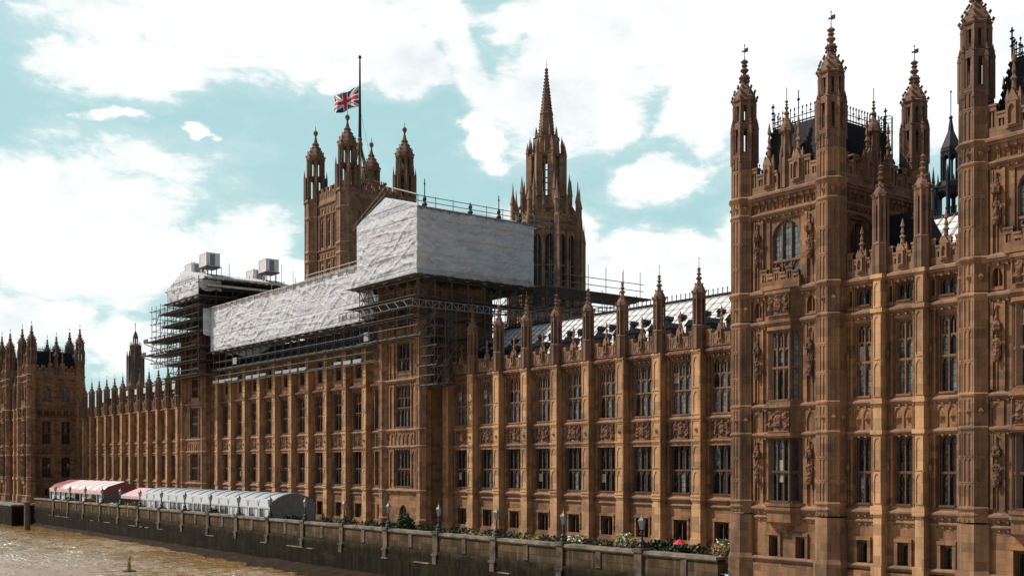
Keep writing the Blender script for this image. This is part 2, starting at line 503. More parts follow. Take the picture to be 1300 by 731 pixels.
def water_mat():
    m, nt, b = new_mat('muddy_river_water')
    pos = world_pos(nt)
    n = noise_node(nt, vmul(nt, pos, (0.05, 0.09, 1)), 1.0, 4, 0.6)
    c = mixc(nt, maprange(nt, n, 0.35, 0.65), (0.190, 0.096, 0.016), (0.260, 0.138, 0.026))
    nt.links.new(c, b.inputs['Base Color'])
    gust = noise_node(nt, vmul(nt, pos, (0.8, 0.26, 1)), 1.0, 6, 0.85, 0.4)
    lanes = noise_node(nt, vmul(nt, pos, (0.03, 0.05, 1)), 1.0, 3, 0.5)
    gg = mnode(nt, 'ADD', gust, mnode(nt, 'MULTIPLY', mnode(nt, 'SUBTRACT', lanes, 0.5), 0.6))
    sy = nt.nodes.new('ShaderNodeSeparateXYZ')
    nt.links.new(pos, sy.inputs[0])
    # the lee of the wall is calm, open water is ruffled
    gg = mnode(nt, 'ADD', gg, maprange(nt, sy.outputs[1], -34.0, -12.0, 0.10, -0.06))
    nt.links.new(maprange(nt, gg, 0.48, 0.55, 0.03, 0.40), b.inputs['Roughness'])
    b.inputs['IOR'].default_value = 2.4
    b.inputs['Specular IOR Level'].default_value = 0.9
    w1 = noise_node(nt, vmul(nt, pos, (0.22, 0.30, 1)), 1.0, 3, 0.55, 0.6)
    w2 = noise_node(nt, vmul(nt, pos, (0.9, 1.3, 1)), 1.0, 3, 0.6, 0.4)
    w3 = noise_node(nt, vmul(nt, pos, (2.4, 3.0, 1)), 1.0, 3, 0.6, 0.3)
    h = mnode(nt, 'ADD', mnode(nt, 'MULTIPLY', w1, 0.9), mnode(nt, 'ADD', mnode(nt, 'MULTIPLY', w2, 0.40), mnode(nt, 'MULTIPLY', w3, 0.25)))
    bump(nt, b, h, 1.0, 0.6)
    return m


WATER = water_mat()


# ---------------------------------------------------------------- mesh builder
class MB:
    def __init__(self):
        self.v, self.f, self.mi = [], [], []

    def quad(self, a, b, c, d, mi=0):
        n = len(self.v)
        self.v += [a, b, c, d]
        self.f.append((n, n + 1, n + 2, n + 3))
        self.mi.append(mi)

    def poly(self, pts, mi=0):
        n = len(self.v)
        self.v += list(pts)
        self.f.append(tuple(range(n, n + len(pts))))
        self.mi.append(mi)

    def box(self, x0, x1, y0, y1, z0, z1, mi=0):
        n = len(self.v)
        self.v += [(x0, y0, z0), (x1, y0, z0), (x1, y1, z0), (x0, y1, z0),
                   (x0, y0, z1), (x1, y0, z1), (x1, y1, z1), (x0, y1, z1)]
        self.f += [(n, n + 3, n + 2, n + 1), (n + 4, n + 5, n + 6, n + 7), (n, n + 1, n + 5, n + 4),
                   (n + 1, n + 2, n + 6, n + 5), (n + 2, n + 3, n + 7, n + 6), (n + 3, n, n + 4, n + 7)]
        self.mi += [mi] * 6

    def cbox(self, cx, cy, cz, sx, sy, sz, mi=0):
        self.box(cx - sx / 2, cx + sx / 2, cy - sy / 2, cy + sy / 2, cz - sz / 2, cz + sz / 2, mi)

    def loft(self, rings, cap=True, mi=0):
        n0 = len(self.v)
        k = len(rings[0])
        for r in rings:
            self.v += r
        for i in range(len(rings) - 1):
            for j in range(k):
                a, b = n0 + i * k + j, n0 + i * k + (j + 1) % k
                self.f.append((a, b, b + k, a + k))
                self.mi.append(mi)
        if cap:
            self.f.append(tuple(n0 + k - 1 - j for j in range(k)))
            self.f.append(tuple(n0 + (len(rings) - 1) * k + j for j in range(k)))
            self.mi += [mi, mi]

    def lathe(self, cx, cy, prof, n=8, rot=None, mi=0, sx=1, sy=1):
        rot = pi / n if rot is None else rot
        self.loft([[(cx + sx * r * cos(rot + 2 * pi * j / n), cy + sy * r * sin(rot + 2 * pi * j / n), z) for j in range(n)]
                   for (r, z) in prof], True, mi)

    def tube(self, p, q, r, n=4, r2=None, mi=0):
        p, q = Vector(p), Vector(q)
        d = (q - p)
        if d.length < 1e-6:
            return
        d.normalize()
        a = d.orthogonal().normalized()
        b = d.cross(a)
        r2 = r if r2 is None else r2
        self.loft([[tuple(c + (a * cos(pi / n + 2 * pi * j / n) + b * sin(pi / n + 2 * pi * j / n)) * rr) for j in range(n)]
                   for c, rr in ((p, r), (q, r2))], True, mi)

    def diamond(self, x, y, z, r, h, mi=0):
        n = len(self.v)
        self.v += [(x + r, y, z), (x, y + r, z), (x - r, y, z), (x, y - r, z), (x, y, z + h), (x, y, z - h)]
        for j in range(4):
            self.f.append((n + j, n + (j + 1) % 4, n + 4))
            self.f.append((n + (j + 1) % 4, n + j, n + 5))
        self.mi += [mi] * 8

    def add(self, o, M=None, mi=None):
        n = len(self.v)
        self.v += [tuple(M @ Vector(p)) for p in o.v] if M is not None else list(o.v)
        self.f += [tuple(i + n for i in f) for f in o.f]
        self.mi += o.mi if mi is None else [mi] * len(o.f)

    def mesh(self, name, mats, smooth=False):
        me = bpy.data.meshes.new(name)
        me.from_pydata([tuple(p) for p in self.v], [], self.f)
        for m in (mats if isinstance(mats, (list, tuple)) else [mats]):
            me.materials.append(m)
        if any(self.mi):
            me.polygons.foreach_set('material_index', self.mi)
        if smooth:
            me.polygons.foreach_set('use_smooth', [True] * len(me.polygons))
        me.update()
        return me

    def build(self, name, mats, parent=None, loc=(0, 0, 0), smooth=False):
        return link(name, self.mesh(name, mats, smooth), parent, loc)


def link(name, me, parent=None, loc=(0, 0, 0), rz=0.0):
    o = bpy.data.objects.new(name, me)
    COL.objects.link(o)
    o.parent = parent
    o.location = loc
    o.rotation_euler = (0, 0, rz)
    return o


def tag(o, label, cat, group=None):
    o['label'] = label
    o['category'] = cat
    if group:
        o['group'] = group
    return o


def thing(name, label, cat, loc=(0, 0, 0), rz=0.0, group=None):
    o = link(name, None, None, loc, rz)
    o.empty_display_size = 0.5
    return tag(o, label, cat, group)


def structure(o):
    o['kind'] = 'structure'
    return o


def copy_tree(root, loc, label=None, rz=0.0, kids=None):
    def cp(o, parent):
        c = o.copy()
        COL.objects.link(c)
        c.parent = parent
        for ch in o.children:
            cp(ch, c)
        return c
    c = cp(root, None)
    c.location = loc
    c.rotation_euler = (0, 0, rz)
    if label:
        c['label'] = label
    return c


# ---------------------------------------------------------------- gothic pieces
def arch_z(u, p=0.62):
    """height (0..1) of a pointed arch at u in 0..1 from springing to crown"""
    return (1 - (1 - u) ** 1.9) ** p


def arch_fill(mb, x0, x1, zs, zt, ztop, y0, y1, n=4, mi=0):
    """solid between a pointed arch (springing zs, crown zt) and the line z = ztop"""
    xc = (x0 + x1) / 2
    for sgn, xa in ((1, x0), (-1, x1)):
        for i in range(n):
            u0, u1 = i / n, (i + 1) / n
            xa0, xa1 = xa + (xc - xa) * u0, xa + (xc - xa) * u1
            za0, za1 = zs + (zt - zs) * arch_z(u0), zs + (zt - zs) * arch_z(u1)
            pts = [(xa0, za0), (xa1, za1), (xa1, ztop), (xa0, ztop)]
            if sgn < 0:
                pts.reverse()
            n0 = len(mb.v)
            mb.v += [(x, y0, z) for x, z in pts] + [(x, y1, z) for x, z in pts]
            mb.f += [(n0, n0 + 1, n0 + 2, n0 + 3), (n0, n0 + 4, n0 + 5, n0 + 1)]
            mb.mi += [mi, mi]


_win = {}


def window_meshes(w, h, lights, transoms=(0.5,), depth=0.42, arched=0.0, glass=None, cross=0.085, tracery=False):
    """stone window frame with mullions, transoms and a pointed head to each light; origin bottom centre, wall face at y=0"""
    glass = glass or GLASS
    key = (round(w, 2), round(h, 2), lights, tuple(transoms), depth, arched, glass.name, tracery)
    if key in _win:
        return _win[key]
    mb = MB()
    fw = 0.12
    y0, y1 = 0.10, depth
    # splayed frame
    for sx in (-1, 1):
        a, b = sorted((sx * w / 2, sx * (w / 2 - fw)))
        mb.box(a, b, y0, y1, 0, h)
        a, b = sorted((sx * (w / 2 - fw), sx * (w / 2 - fw - 0.07)))
        mb.box(a, b, y0 + 0.1, y1, 0.1, h - 0.08)
    mb.box(-w / 2 + fw, w / 2 - fw, y0 - 0.16, y1, -0.02, 0.10)           # sill
    mb.box(-w / 2 + fw, w / 2 - fw, y0 + 0.003, y1, h - 0.10, h)
    lw = (w - 2 * fw) / lights
    ym0, ym1 = 0.20, depth - 0.05
    for i in range(1, lights):
        xm = -w / 2 + fw + i * lw
        mb.box(xm - cross / 2, xm + cross / 2, ym0 - 0.04, ym1, 0.1, h - 0.1)
    zt = [0.0] + [t * h for t in transoms] + [h - 0.1]
    for t in zt[1:-1]:
        mb.box(-w / 2 + fw, w / 2 - fw, ym0 - 0.055, ym1, t - 0.07, t + 0.07)
    for k in range(1, len(zt)):
        top = zt[k] - (0.07 if k < len(zt) - 1 else 0)
        for i in range(lights):
            xa = -w / 2 + fw + i * lw + cross / 2
            xb = xa + lw - cross
            hh = min(lw * 0.95, 0.6)
            arch_fill(mb, xa, xb, top - hh, top - 0.05, top, ym0 + 0.02, ym1, 3)
            if tracery and k == len(zt) - 1:
                # panel tracery: a second tier of small pointed lights above the main ones
                zz = top - hh - 0.62
                arch_fill(mb, xa, xb, zz - 0.42, zz - 0.03, zz + 0.06, ym0 + 0.02, ym1, 3)
                mb.box((xa + xb) / 2 - 0.035, (xa + xb) / 2 + 0.035, ym0 + 0.03, ym1, zz + 0.06, top - 0.3)
    if arched:
        arch_fill(mb, -w / 2 + fw, w / 2 - fw, h * (1 - arched), h - 0.12, h - 0.08, y0 - 0.04, y1 - 0.01, 7)
    fr = mb.mesh('window', [MULLION if glass is GLASS_SKY else MULLION_D])
    pn = []
    for variant in range(5):
        pb = MB()
        for i in range(lights):
            xa = -w / 2 + fw + i * lw
            for k in range(1, len(zt)):
                tx, tz = random.uniform(-.016, .016), random.uniform(-.014, .014)
                y = depth - 0.09
                mi = 0
                if h > 2.9 and random.random() < 0.16:
                    mi = 1  # stray lights swap glass to vary the painted sky reflection
                pb.quad((xa, y - tx, zt[k - 1]), (xa + lw, y + tx, zt[k - 1]), (xa + lw, y + tx + tz, zt[k]), (xa, y - tx + tz, zt[k]), mi)
        if variant == 4 and h > 2.9:
            # a blind half drawn behind one light
            i = random.randrange(lights)
            xa = -w / 2 + fw + i * lw + .05
            zb = random.uniform(.15, .6) * h
            pb.box(xa, xa + lw - .1, depth - .15, depth - .13, zb, zb + random.uniform(.7, 1.5), 2)
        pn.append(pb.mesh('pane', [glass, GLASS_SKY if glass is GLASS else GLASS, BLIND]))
    _win[key] = (fr, pn)
    return _win[key]


def place_window(pair, parent, loc, rz=0.0):
    o = link('window', pair[0], parent, loc, rz)
    link('pane', random.choice(pair[1]), o)
    return o


def wall_cells(mb, x0, x1, z0, z1, y0, y1, holes, mi=0):
    """wall slab with rectangular openings, cut into cells"""
    xs = sorted({x0, x1, *[v for hl in holes for v in hl[:2] if x0 < v < x1]})
    zs = sorted({z0, z1, *[v for hl in holes for v in hl[2:] if z0 < v < z1]})
    for i in range(len(xs) - 1):
        run = None
        for k in range(len(zs) - 1):
            cx, cz = (xs[i] + xs[i + 1]) / 2, (zs[k] + zs[k + 1]) / 2
            solid = not any(hl[0] < cx < hl[1] and hl[2] < cz < hl[3] for hl in holes)
            if solid:
                run = (run[0], zs[k + 1]) if run else (zs[k], zs[k + 1])
            if run and (not solid or k == len(zs) - 2):
                mb.box(xs[i], xs[i + 1], y0, y1, run[0], run[1], mi)
                run = None


def rot_mb(mb, rz, loc):
    o = MB()
    o.add(mb, Matrix.Translation(loc) @ Matrix.Rotation(rz, 4, 'Z'))
    return o


def blind_panel(mb, x0, x1, z0, z1, y, d=0.07, w=0.07, arch=True):
    """raised moulding round a sunk panel with a cusped head, standing d proud of the face y"""
    mb.box(x0, x0 + w, y - d, y, z0, z1)
    mb.box(x1 - w, x1, y - d, y, z0, z1)
    mb.box(x0 + w, x1 - w, y - d + 0.003, y, z0, z0 + w)
    mb.box(x0 + w, x1 - w, y - d + 0.003, y, z1 - w, z1)
    if arch:
        arch_fill(mb, x0 + w, x1 - w, z1 - w - (x1 - x0) * 0.7, z1 - w - 0.04, z1 - w, y - d + 0.006, y, 3)


def finial_vane(mb, x, y, z, h, flag=True):
    mb.tube((x, y, z), (x, y, z + h), 0.035, 4, 0.02)
    mb.diamond(x, y, z + h, 0.06, 0.10)
    if flag:
        mb.box(x + 0.02, x + 0.30, y - 0.012, y + 0.012, z + h * 0.55, z + h * 0.80)
        mb.box(x - 0.20, x - 0.02, y - 0.012, y + 0.012, z + h * 0.62, z + h * 0.72)


def ogee_spire(mb, cx, cy, z, r, h, crockets=5, n=8, cs=0.13, vane=1.3, mi=0):
    """swelling cap running out into a slender spirelet set with crockets"""
    prof = [(r * 1.16, z - 0.02), (r * 1.24, z + h * 0.03), (r * 1.10, z + h * 0.055), (r * 1.05, z + h * 0.12), (r * 0.90, z + h * 0.22),
            (r * 0.66, z + h * 0.32), (r * 0.42, z + h * 0.41), (r * 0.28, z + h * 0.52), (r * 0.19, z + h * 0.68),
            (r * 0.12, z + h * 0.88), (r * 0.07, z + h)]
    mb.lathe(cx, cy, prof, n, None, mi)
    prof = prof[2:]

    def rad(zz):
        for (r0, z0), (r1, z1) in zip(prof, prof[1:]):
            if z0 <= zz <= z1:
                return r0 + (r1 - r0) * (zz - z0) / (z1 - z0)
        return prof[-1][0]
    for k in range(crockets):
        t = 0.07 + 0.80 * (k / max(1, crockets - 1)) ** 0.9
        zz = z + h * t
        rr = rad(zz)
        sz = cs * (1.15 - 0.5 * t)
        for j in range(n):
            a = pi / n + 2 * pi * j / n
            x, y = cx + cos(a) * (rr + sz * 0.45), cy + sin(a) * (rr + sz * 0.45)
            mb.diamond(x, y, zz + sz * 0.3, sz * 0.62, sz * 0.75, mi)
    for t, s in ((0.60, 1.25), (0.78, 1.0), (0.98, 1.1)):
        mb.lathe(cx, cy, [(rad(z + h * t) + 0.02, z + h * t - cs), (rad(z + h * t) + cs * s, z + h * t), (rad(z + h * t) * 0.8, z + h * t + cs)], 8, None, mi)
    if vane:
        finial_vane(mb, cx, cy, z + h, vane)


def open_stage(mb, cx, cy, r, z0, z1, n=8, post=0.16, mi=0, pinn=True):
    """pierced belfry stage: eight clustered posts, arched heads between, sky showing through"""
    mb.lathe(cx, cy, [(r * 1.02, z0), (r * 1.08, z0 + 0.12), (r * 1.0, z0 + 0.2)], n, None, mi)
    for j in range(n):
        a = pi / n + 2 * pi * j / n
        x, y = cx + r * cos(a) * 0.97, cy + r * sin(a) * 0.97
        mb.lathe(x, y, [(post, z0 + 0.1), (post, z1 - 0.1)], 4, a, mi)
        if pinn:
            x2, y2 = cx + r * cos(a) * 1.12, cy + r * sin(a) * 1.12
            mb.lathe(x2, y2, [(post * 0.62, z0 - 0.5), (post * 0.62, z1 - 0.3), (post * 0.75, z1 - 0.25), (0.01, z1 + 0.5)], 4, a, mi)
            mb.diamond(x2, y2, z1 + 0.1, post * 0.75, 0.09, mi)
        # arched head of the opening between this post and the next
        b = a + 2 * pi / n
        p, q = Vector((cx + r * cos(a), cy + r * sin(a), 0)), Vector((cx + r * cos(b), cy + r * sin(b), 0))
        w = (q - p).length
        g = MB()
        zh = z1 - min(0.9, w)
        arch_fill(g, 0.0, w, zh, z1 - 0.25, z1, -0.10, 0.10, 3)
        mid = w / 2
        t = atan2(q.y - p.y, q.x - p.x)
        mb.add(g, Matrix.Translation(p) @ Matrix.Rotation(t, 4, 'Z'), mi)
        g2 = MB()
        arch_fill(g2, 0.0, w, zh, z1 - 0.25, z1, 0.10, -0.10, 3)
        for f in g2.f:
            pass
        mb.add(g2, Matrix.Translation(p) @ Matrix.Rotation(t, 4, 'Z'), mi)
    mb.lathe(cx, cy, [(r * 1.0, z1 - 0.12), (r * 1.12, z1), (r * 1.12, z1 + 0.10), (r * 0.95, z1 + 0.2)], n, None, mi)


def panelled_octagon(mb, cx, cy, r, z0, z1, rows=1, n=8, mi=0, rib=0.07, split=True):
    """octagonal shaft with rolls on its angles and blind panels on its sides"""
    mb.lathe(cx, cy, [(r, z0), (r, z1)], n, None, mi)
    hh = (z1 - z0) / rows
    for j in range(n):
        a = pi / n + 2 * pi * j / n
        b = a + 2 * pi / n
        x, y = cx + r * cos(a), cy + r * sin(a)
        mb.lathe(x, y, [(rib, z0), (rib, z1)], 4, a, mi)
        p, q = Vector((cx + r * cos(a), cy + r * sin(a), 0)), Vector((cx + r * cos(b), cy + r * sin(b), 0))
        w = (q - p).length
        t = atan2(q.y - p.y, q.x - p.x)
        g = MB()
        for k in range(rows):
            za, zb = z0 + k * hh, z0 + (k + 1) * hh
            parts = ((0.06, w / 2 + 0.02), (w / 2 - 0.02, w - 0.06)) if split else ((0.06, w - 0.06),)
            for xa, xb in parts:
                g.box(xa, xa + 0.06, -0.055, 0, za + 0.05, zb - 0.05)
                g.box(xb - 0.06, xb, -0.053, 0, za + 0.05, zb - 0.05)
                arch_fill(g, xa + 0.05, xb - 0.05, zb - 0.1 - (xb - xa) * 0.8, zb - 0.12, zb - 0.03, -0.05, 0, 3)
            g.box(0.03, w - 0.03, -0.07, 0, zb - 0.045, zb + 0.045)
        # the side's outer face looks away from the centre: local -y
        mb.add(g, Matrix.Translation(p) @ Matrix.Rotation(t, 4, 'Z') @ Matrix.Scale(1, 4), mi)


def string_course(mb, x0, x1, y, z, d=0.22, h=0.28, corbel=True, step=0.55, mi=0):
    """moulded string: weathered top, roll, dentil-like bosses below"""
    for dd, za, zb in ((d, z - h * 0.30, z), (d * 0.72, z - h * 0.62, z - h * 0.30), (d * 0.35, z - h, z - h * 0.62)):
        mb.box(x0, x1, y - dd, y + 0.02, za, zb, mi)
    n0 = len(mb.v)
    mb.v += [(x0, y - d, z), (x1, y - d, z), (x1, y + 0.02, z + h * 0.5), (x0, y + 0.02, z + h * 0.5)]
    mb.f.append((n0, n0 + 1, n0 + 2, n0 + 3))
    mb.mi.append(mi)
    if corbel:
        k = max(1, int((x1 - x0) / step))
        for i in range(k):
            x = x0 + (i + 0.5) * (x1 - x0) / k
            mb.box(x - 0.065, x + 0.065, y - d * 0.55, y, z - h - 0.06, z - h * 0.7, mi)


def carved_mesh(w, h, seed, d=0.16, nx=18, nz=18):
    """heraldic relief: a shield between supporters under a crown, in a moulded frame"""
    rnd = random.Random(seed)
    mb = MB()
    P = []
    off = Vector((rnd.random() * 50, 3.1, rnd.random() * 50))
    for k in range(nz + 1):
        for i in range(nx + 1):
            u, v = i / nx * 2 - 1, k / nz * 2 - 1
            sh = max(0.0, 1 - (abs(u) / 0.36) ** 3 - (abs(v + 0.05) / (0.58 - 0.25 * abs(u))) ** 4)
            sup = max(0.0, 1 - ((abs(u) - 0.64 + 0.10 * sin(v * 5)) / 0.20) ** 2 - (v / 0.86) ** 6)
            crown = max(0.0, 1 - (u / 0.30) ** 2 - ((v - 0.74) / 0.2) ** 2)
            nz_ = noise.noise(Vector((u * 3.3, v * 3.3, 0)) + off) * 0.55 + noise.noise(Vector((u * 8, v * 8, 4)) + off) * 0.4
            hgt = d * (0.9 * min(1, sh * 2) + 0.95 * min(1, sup * 1.3) * (0.8 + 0.5 * nz_) + 0.8 * crown + 0.55 * max(-0.35, nz_))
            edge = max(abs(u), abs(v))
            if edge > 0.93:
                hgt = d * 0.8
            P.append((u * w / 2, -hgt, (v + 1) * h / 2))
    mb.v = P
    for k in range(nz):
        for i in range(nx):
            a = k * (nx + 1) + i
            mb.f.append((a, a + 1, a + nx + 2, a + nx + 1))
            mb.mi.append(0)
    return mb.mesh('carved_panel', [CARVED])


def pinnacle_mb(zb, h_body=4.7, h_cap=3.0, r=0.50, vane=0.9):
    """wing pinnacle: panelled octagonal shaft, slit belfry, crocketed cap"""
    mb = MB()
    a = zb + h_body * 0.42
    mb.lathe(0, 0, [(r * 1.10, zb), (r * 1.10, a - 0.15), (r * 1.22, a - 0.05), (r * 0.98, a + 0.1)], 8)
    for j in range(8):
        t = pi / 8 + 2 * pi * j / 8
        x, y = cos(t) * r * 1.1, sin(t) * r * 1.1
        mb.lathe(x, y, [(0.055, zb), (0.055, a - 0.1)], 4, t)
    z1 = zb + h_body
    mb.lathe(0, 0, [(r * 0.70, a), (r * 0.70, z1)], 8)
    for j in range(8):
        t = pi / 8 + 2 * pi * j / 8
        x, y = cos(t) * r * 0.92, sin(t) * r * 0.92
        mb.lathe(x, y, [(0.10, a), (0.10, z1 - 0.05)], 4, t)
    mb.lathe(0, 0, [(r * 0.95, z1 - 0.45), (r * 1.0, z1 - 0.1), (r * 1.05, z1)], 8)
    ogee_spire(mb, 0, 0, z1, r, h_cap, 4, 8, 0.13, 0)
    return mb, z1 + h_cap


def statue_mb(h=1.9):
    mb = MB()
    mb.lathe(0, 0, [(0.22, -0.35), (0.30, -0.05), (0.30, 0)], 6)
    mb.lathe(0, 0, [(0.27, 0), (0.24, h * .35), (0.22, h * .55), (0.27, h * .72), (0.24, h * .80), (0.09, h * .85), (0.11, h * .9), (0.12, h * .95), (0.05, h)], 8, None, 0, 1.0, 0.8)
    for s in (-1, 1):
        mb.tube((s * 0.25, -0.02, h * .78), (s * 0.27, -0.10, h * .58), 0.075, 6, 0.06)
        mb.tube((s * 0.27, -0.10, h * .58), (s * 0.10, -0.24, h * .56), 0.06, 6, 0.05)
    # canopy over the niche
    mb.lathe(0, 0.02, [(0.34, h + 0.25), (0.40, h + 0.35), (0.30, h + 0.7), (0.10, h + 1.2), (0.02, h + 1.7)], 6)
    for j in range(6):
        t = pi / 6 + j * pi / 3
        mb.diamond(0.36 * cos(t), 0.02 + 0.36 * sin(t), h + 0.55, 0.07, 0.2)
    return mb


STATUE = statue_mb(1.35).mesh('statue', [CARVED])


def battlement(mb, x0, x1, y, z0, h, pierced=True, step=0.9, mi=0, th=0.3):
    """pierced parapet: plinth rail, panelled merlons, lower embrasures"""
    n = max(2, int(round((x1 - x0) / step)))
    w = (x1 - x0) / n
    mb.box(x0, x1, y, y + th, z0, z0 + h * 0.28, mi)
    for i in range(n):
        a = x0 + i * w
        top = h * (1.0 if i % 2 == 0 else 0.72)
        if pierced:
            mb.box(a, a + w * 0.22, y, y + th, z0 + h * 0.28, z0 + top - 0.12, mi)
            mb.box(a + w * 0.42, a + w * 0.58, y + 0.03, y + th - 0.03, z0 + h * 0.28, z0 + top - 0.12, mi)
            mb.box(a + w * 0.80, a + w, y + 0.003, y + th - 0.003, z0 + h * 0.28, z0 + top - 0.12, mi)
            mb.box(a, a + w, y - 0.02, y + th + 0.02, z0 + top - 0.36, z0 + top - 0.12, mi)
        else:
            mb.box(a, a + w, y, y + th, z0 + h * 0.28, z0 + top - 0.12, mi)
            blind_panel(mb, a + 0.08, a + w - 0.08, z0 + h * 0.10, z0 + top - 0.14, y, 0.05, 0.05)
        mb.box(a - 0.03, a + w + 0.03 - 0.06 * (i % 2), y - 0.07, y + th + 0.05, z0 + top - 0.12, z0 + top, mi)


def gablet_mb(h=2.4, w=1.0):
    """parapet centrepiece: gabled niche with crockets and a finial"""
    mb = MB()
    mb.box(-w / 2, w / 2, -0.10, 0.30, 0, h * 0.52)
    blind_panel(mb, -w / 2 + 0.04, w / 2 - 0.04, 0.1, h * 0.5, -0.10, 0.12, 0.07)
    n0 = len(mb.v)
    z = h * 0.52
    mb.v += [(-w * .6, -0.14, z), (w * .6, -0.14, z), (0, -0.14, h * 0.80), (-w * .6, 0.32, z), (w * .6, 0.32, z), (0, 0.32, h * 0.80)]
    mb.f += [(n0, n0 + 1, n0 + 2), (n0 + 4, n0 + 3, n0 + 5), (n0 + 1, n0 + 4, n0 + 5, n0 + 2), (n0 + 3, n0, n0 + 2, n0 + 5), (n0, n0 + 3, n0 + 4, n0 + 1)]
    mb.mi += [0] * 5
    for t in (0.2, 0.5, 0.8):
        for s in (-1, 1):
            mb.diamond(s * w * .6 * (1 - t), 0.05, z + (h * .28) * t + 0.07, 0.09, 0.11)
    mb.lathe(0, 0.08, [(0.13, h * .74), (0.11, h * .95), (0.20, h * .98), (0.06, h * 1.08), (0.12, h * 1.14), (0.05, h * 1.3), (0.13, h * 1.34), (0.02, h * 1.6)], 6)
    for s in (-1, 1):
        mb.lathe(s * w * .58, 0.06, [(0.12, 0), (0.12, h * .55), (0.15, h * .58), (0.02, h * .80)], 4)
    return mb


GABLET = gablet_mb(1.75, 0.46).mesh('gablet', [PARA])
GABLET_BIG = gablet_mb(2.6, 0.58).mesh('gablet', [PARA])

# levels shared by the whole river front
Z_PLINTH, Z_STR1, Z_W1A, Z_W1B, Z_BAND0, Z_BAND1, Z_W2A, Z_W2B, Z_CORN = 1.4, 4.5, 4.85, 8.95, 9.2, 11.0, 11.25, 15.75, 16.35


def buttress_mb(z0, z1, w=0.84, p=0.70, pinn=True):
    mb = MB()
    y0 = -p
    mb.box(-w / 2 - 0.14, w / 2 + 0.14, y0 - 0.14, 0, z0, Z_PLINTH)
    mb.box(-w / 2 - 0.05, w / 2 + 0.05, y0 - 0.05, 0, Z_PLINTH, Z_STR1 - 0.5)
    mb.box(-w / 2, w / 2, y0, 0, Z_STR1 - 0.5, z1)
    for z in (Z_STR1, Z_W1A - 0.1, Z_BAND0, Z_BAND1, Z_CORN):
        if z < z1 + 0.2:
            mb.box(-w / 2 - 0.10, w / 2 + 0.10, y0 - 0.12, 0.001, z - 0.10, z + 0.06)
            mb.box(-w / 2 - 0.05, w / 2 + 0.05, y0 - 0.06, 0.001, z - 0.24, z - 0.10)
    for za, zb in ((Z_W1A + 0.1, 6.8), (6.95, Z_BAND0 - 0.35), (Z_BAND1 + 0.25, 13.2), (13.35, Z_CORN - 0.4)):
        blind_panel(mb, -w / 2 + 0.06, w / 2 - 0.06, za, zb, y0, 0.06, 0.10)
    mb.lathe(0, 0, [(0, 0), (0, 0)], 3) if False else None
    for sx in (-1, 1):
        mb.lathe(sx * (w / 2 + 0.01), y0 - 0.01, [(0.075, Z_STR1), (0.075, z1)], 6)
    # boss on the band
    mb.diamond(0, y0 - 0.02, (Z_BAND0 + Z_BAND1) / 2, 0.26, 0.34)
    mb.box(-w / 2 + 0.08, w / 2 - 0.08, y0 - 0.04, y0, Z_BAND0 + 0.35, Z_BAND1 - 0.6)
    return mb


PIN_MB, PIN_TOP = pinnacle_mb(0.0, 4.4, 2.0, 0.5)
PIN = PIN_MB.mesh('pinnacle', [SOOT])
_v = MB()
finial_vane(_v, 0, 0, 0, 0.8, False)
VANE = _v.mesh('finial', [GOLD])
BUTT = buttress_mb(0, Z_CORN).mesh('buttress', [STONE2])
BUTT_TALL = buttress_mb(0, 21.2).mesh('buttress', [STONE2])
CARV = [carved_mesh(1.85, 1.45, s) for s in (3, 8, 21, 34, 55, 89)]


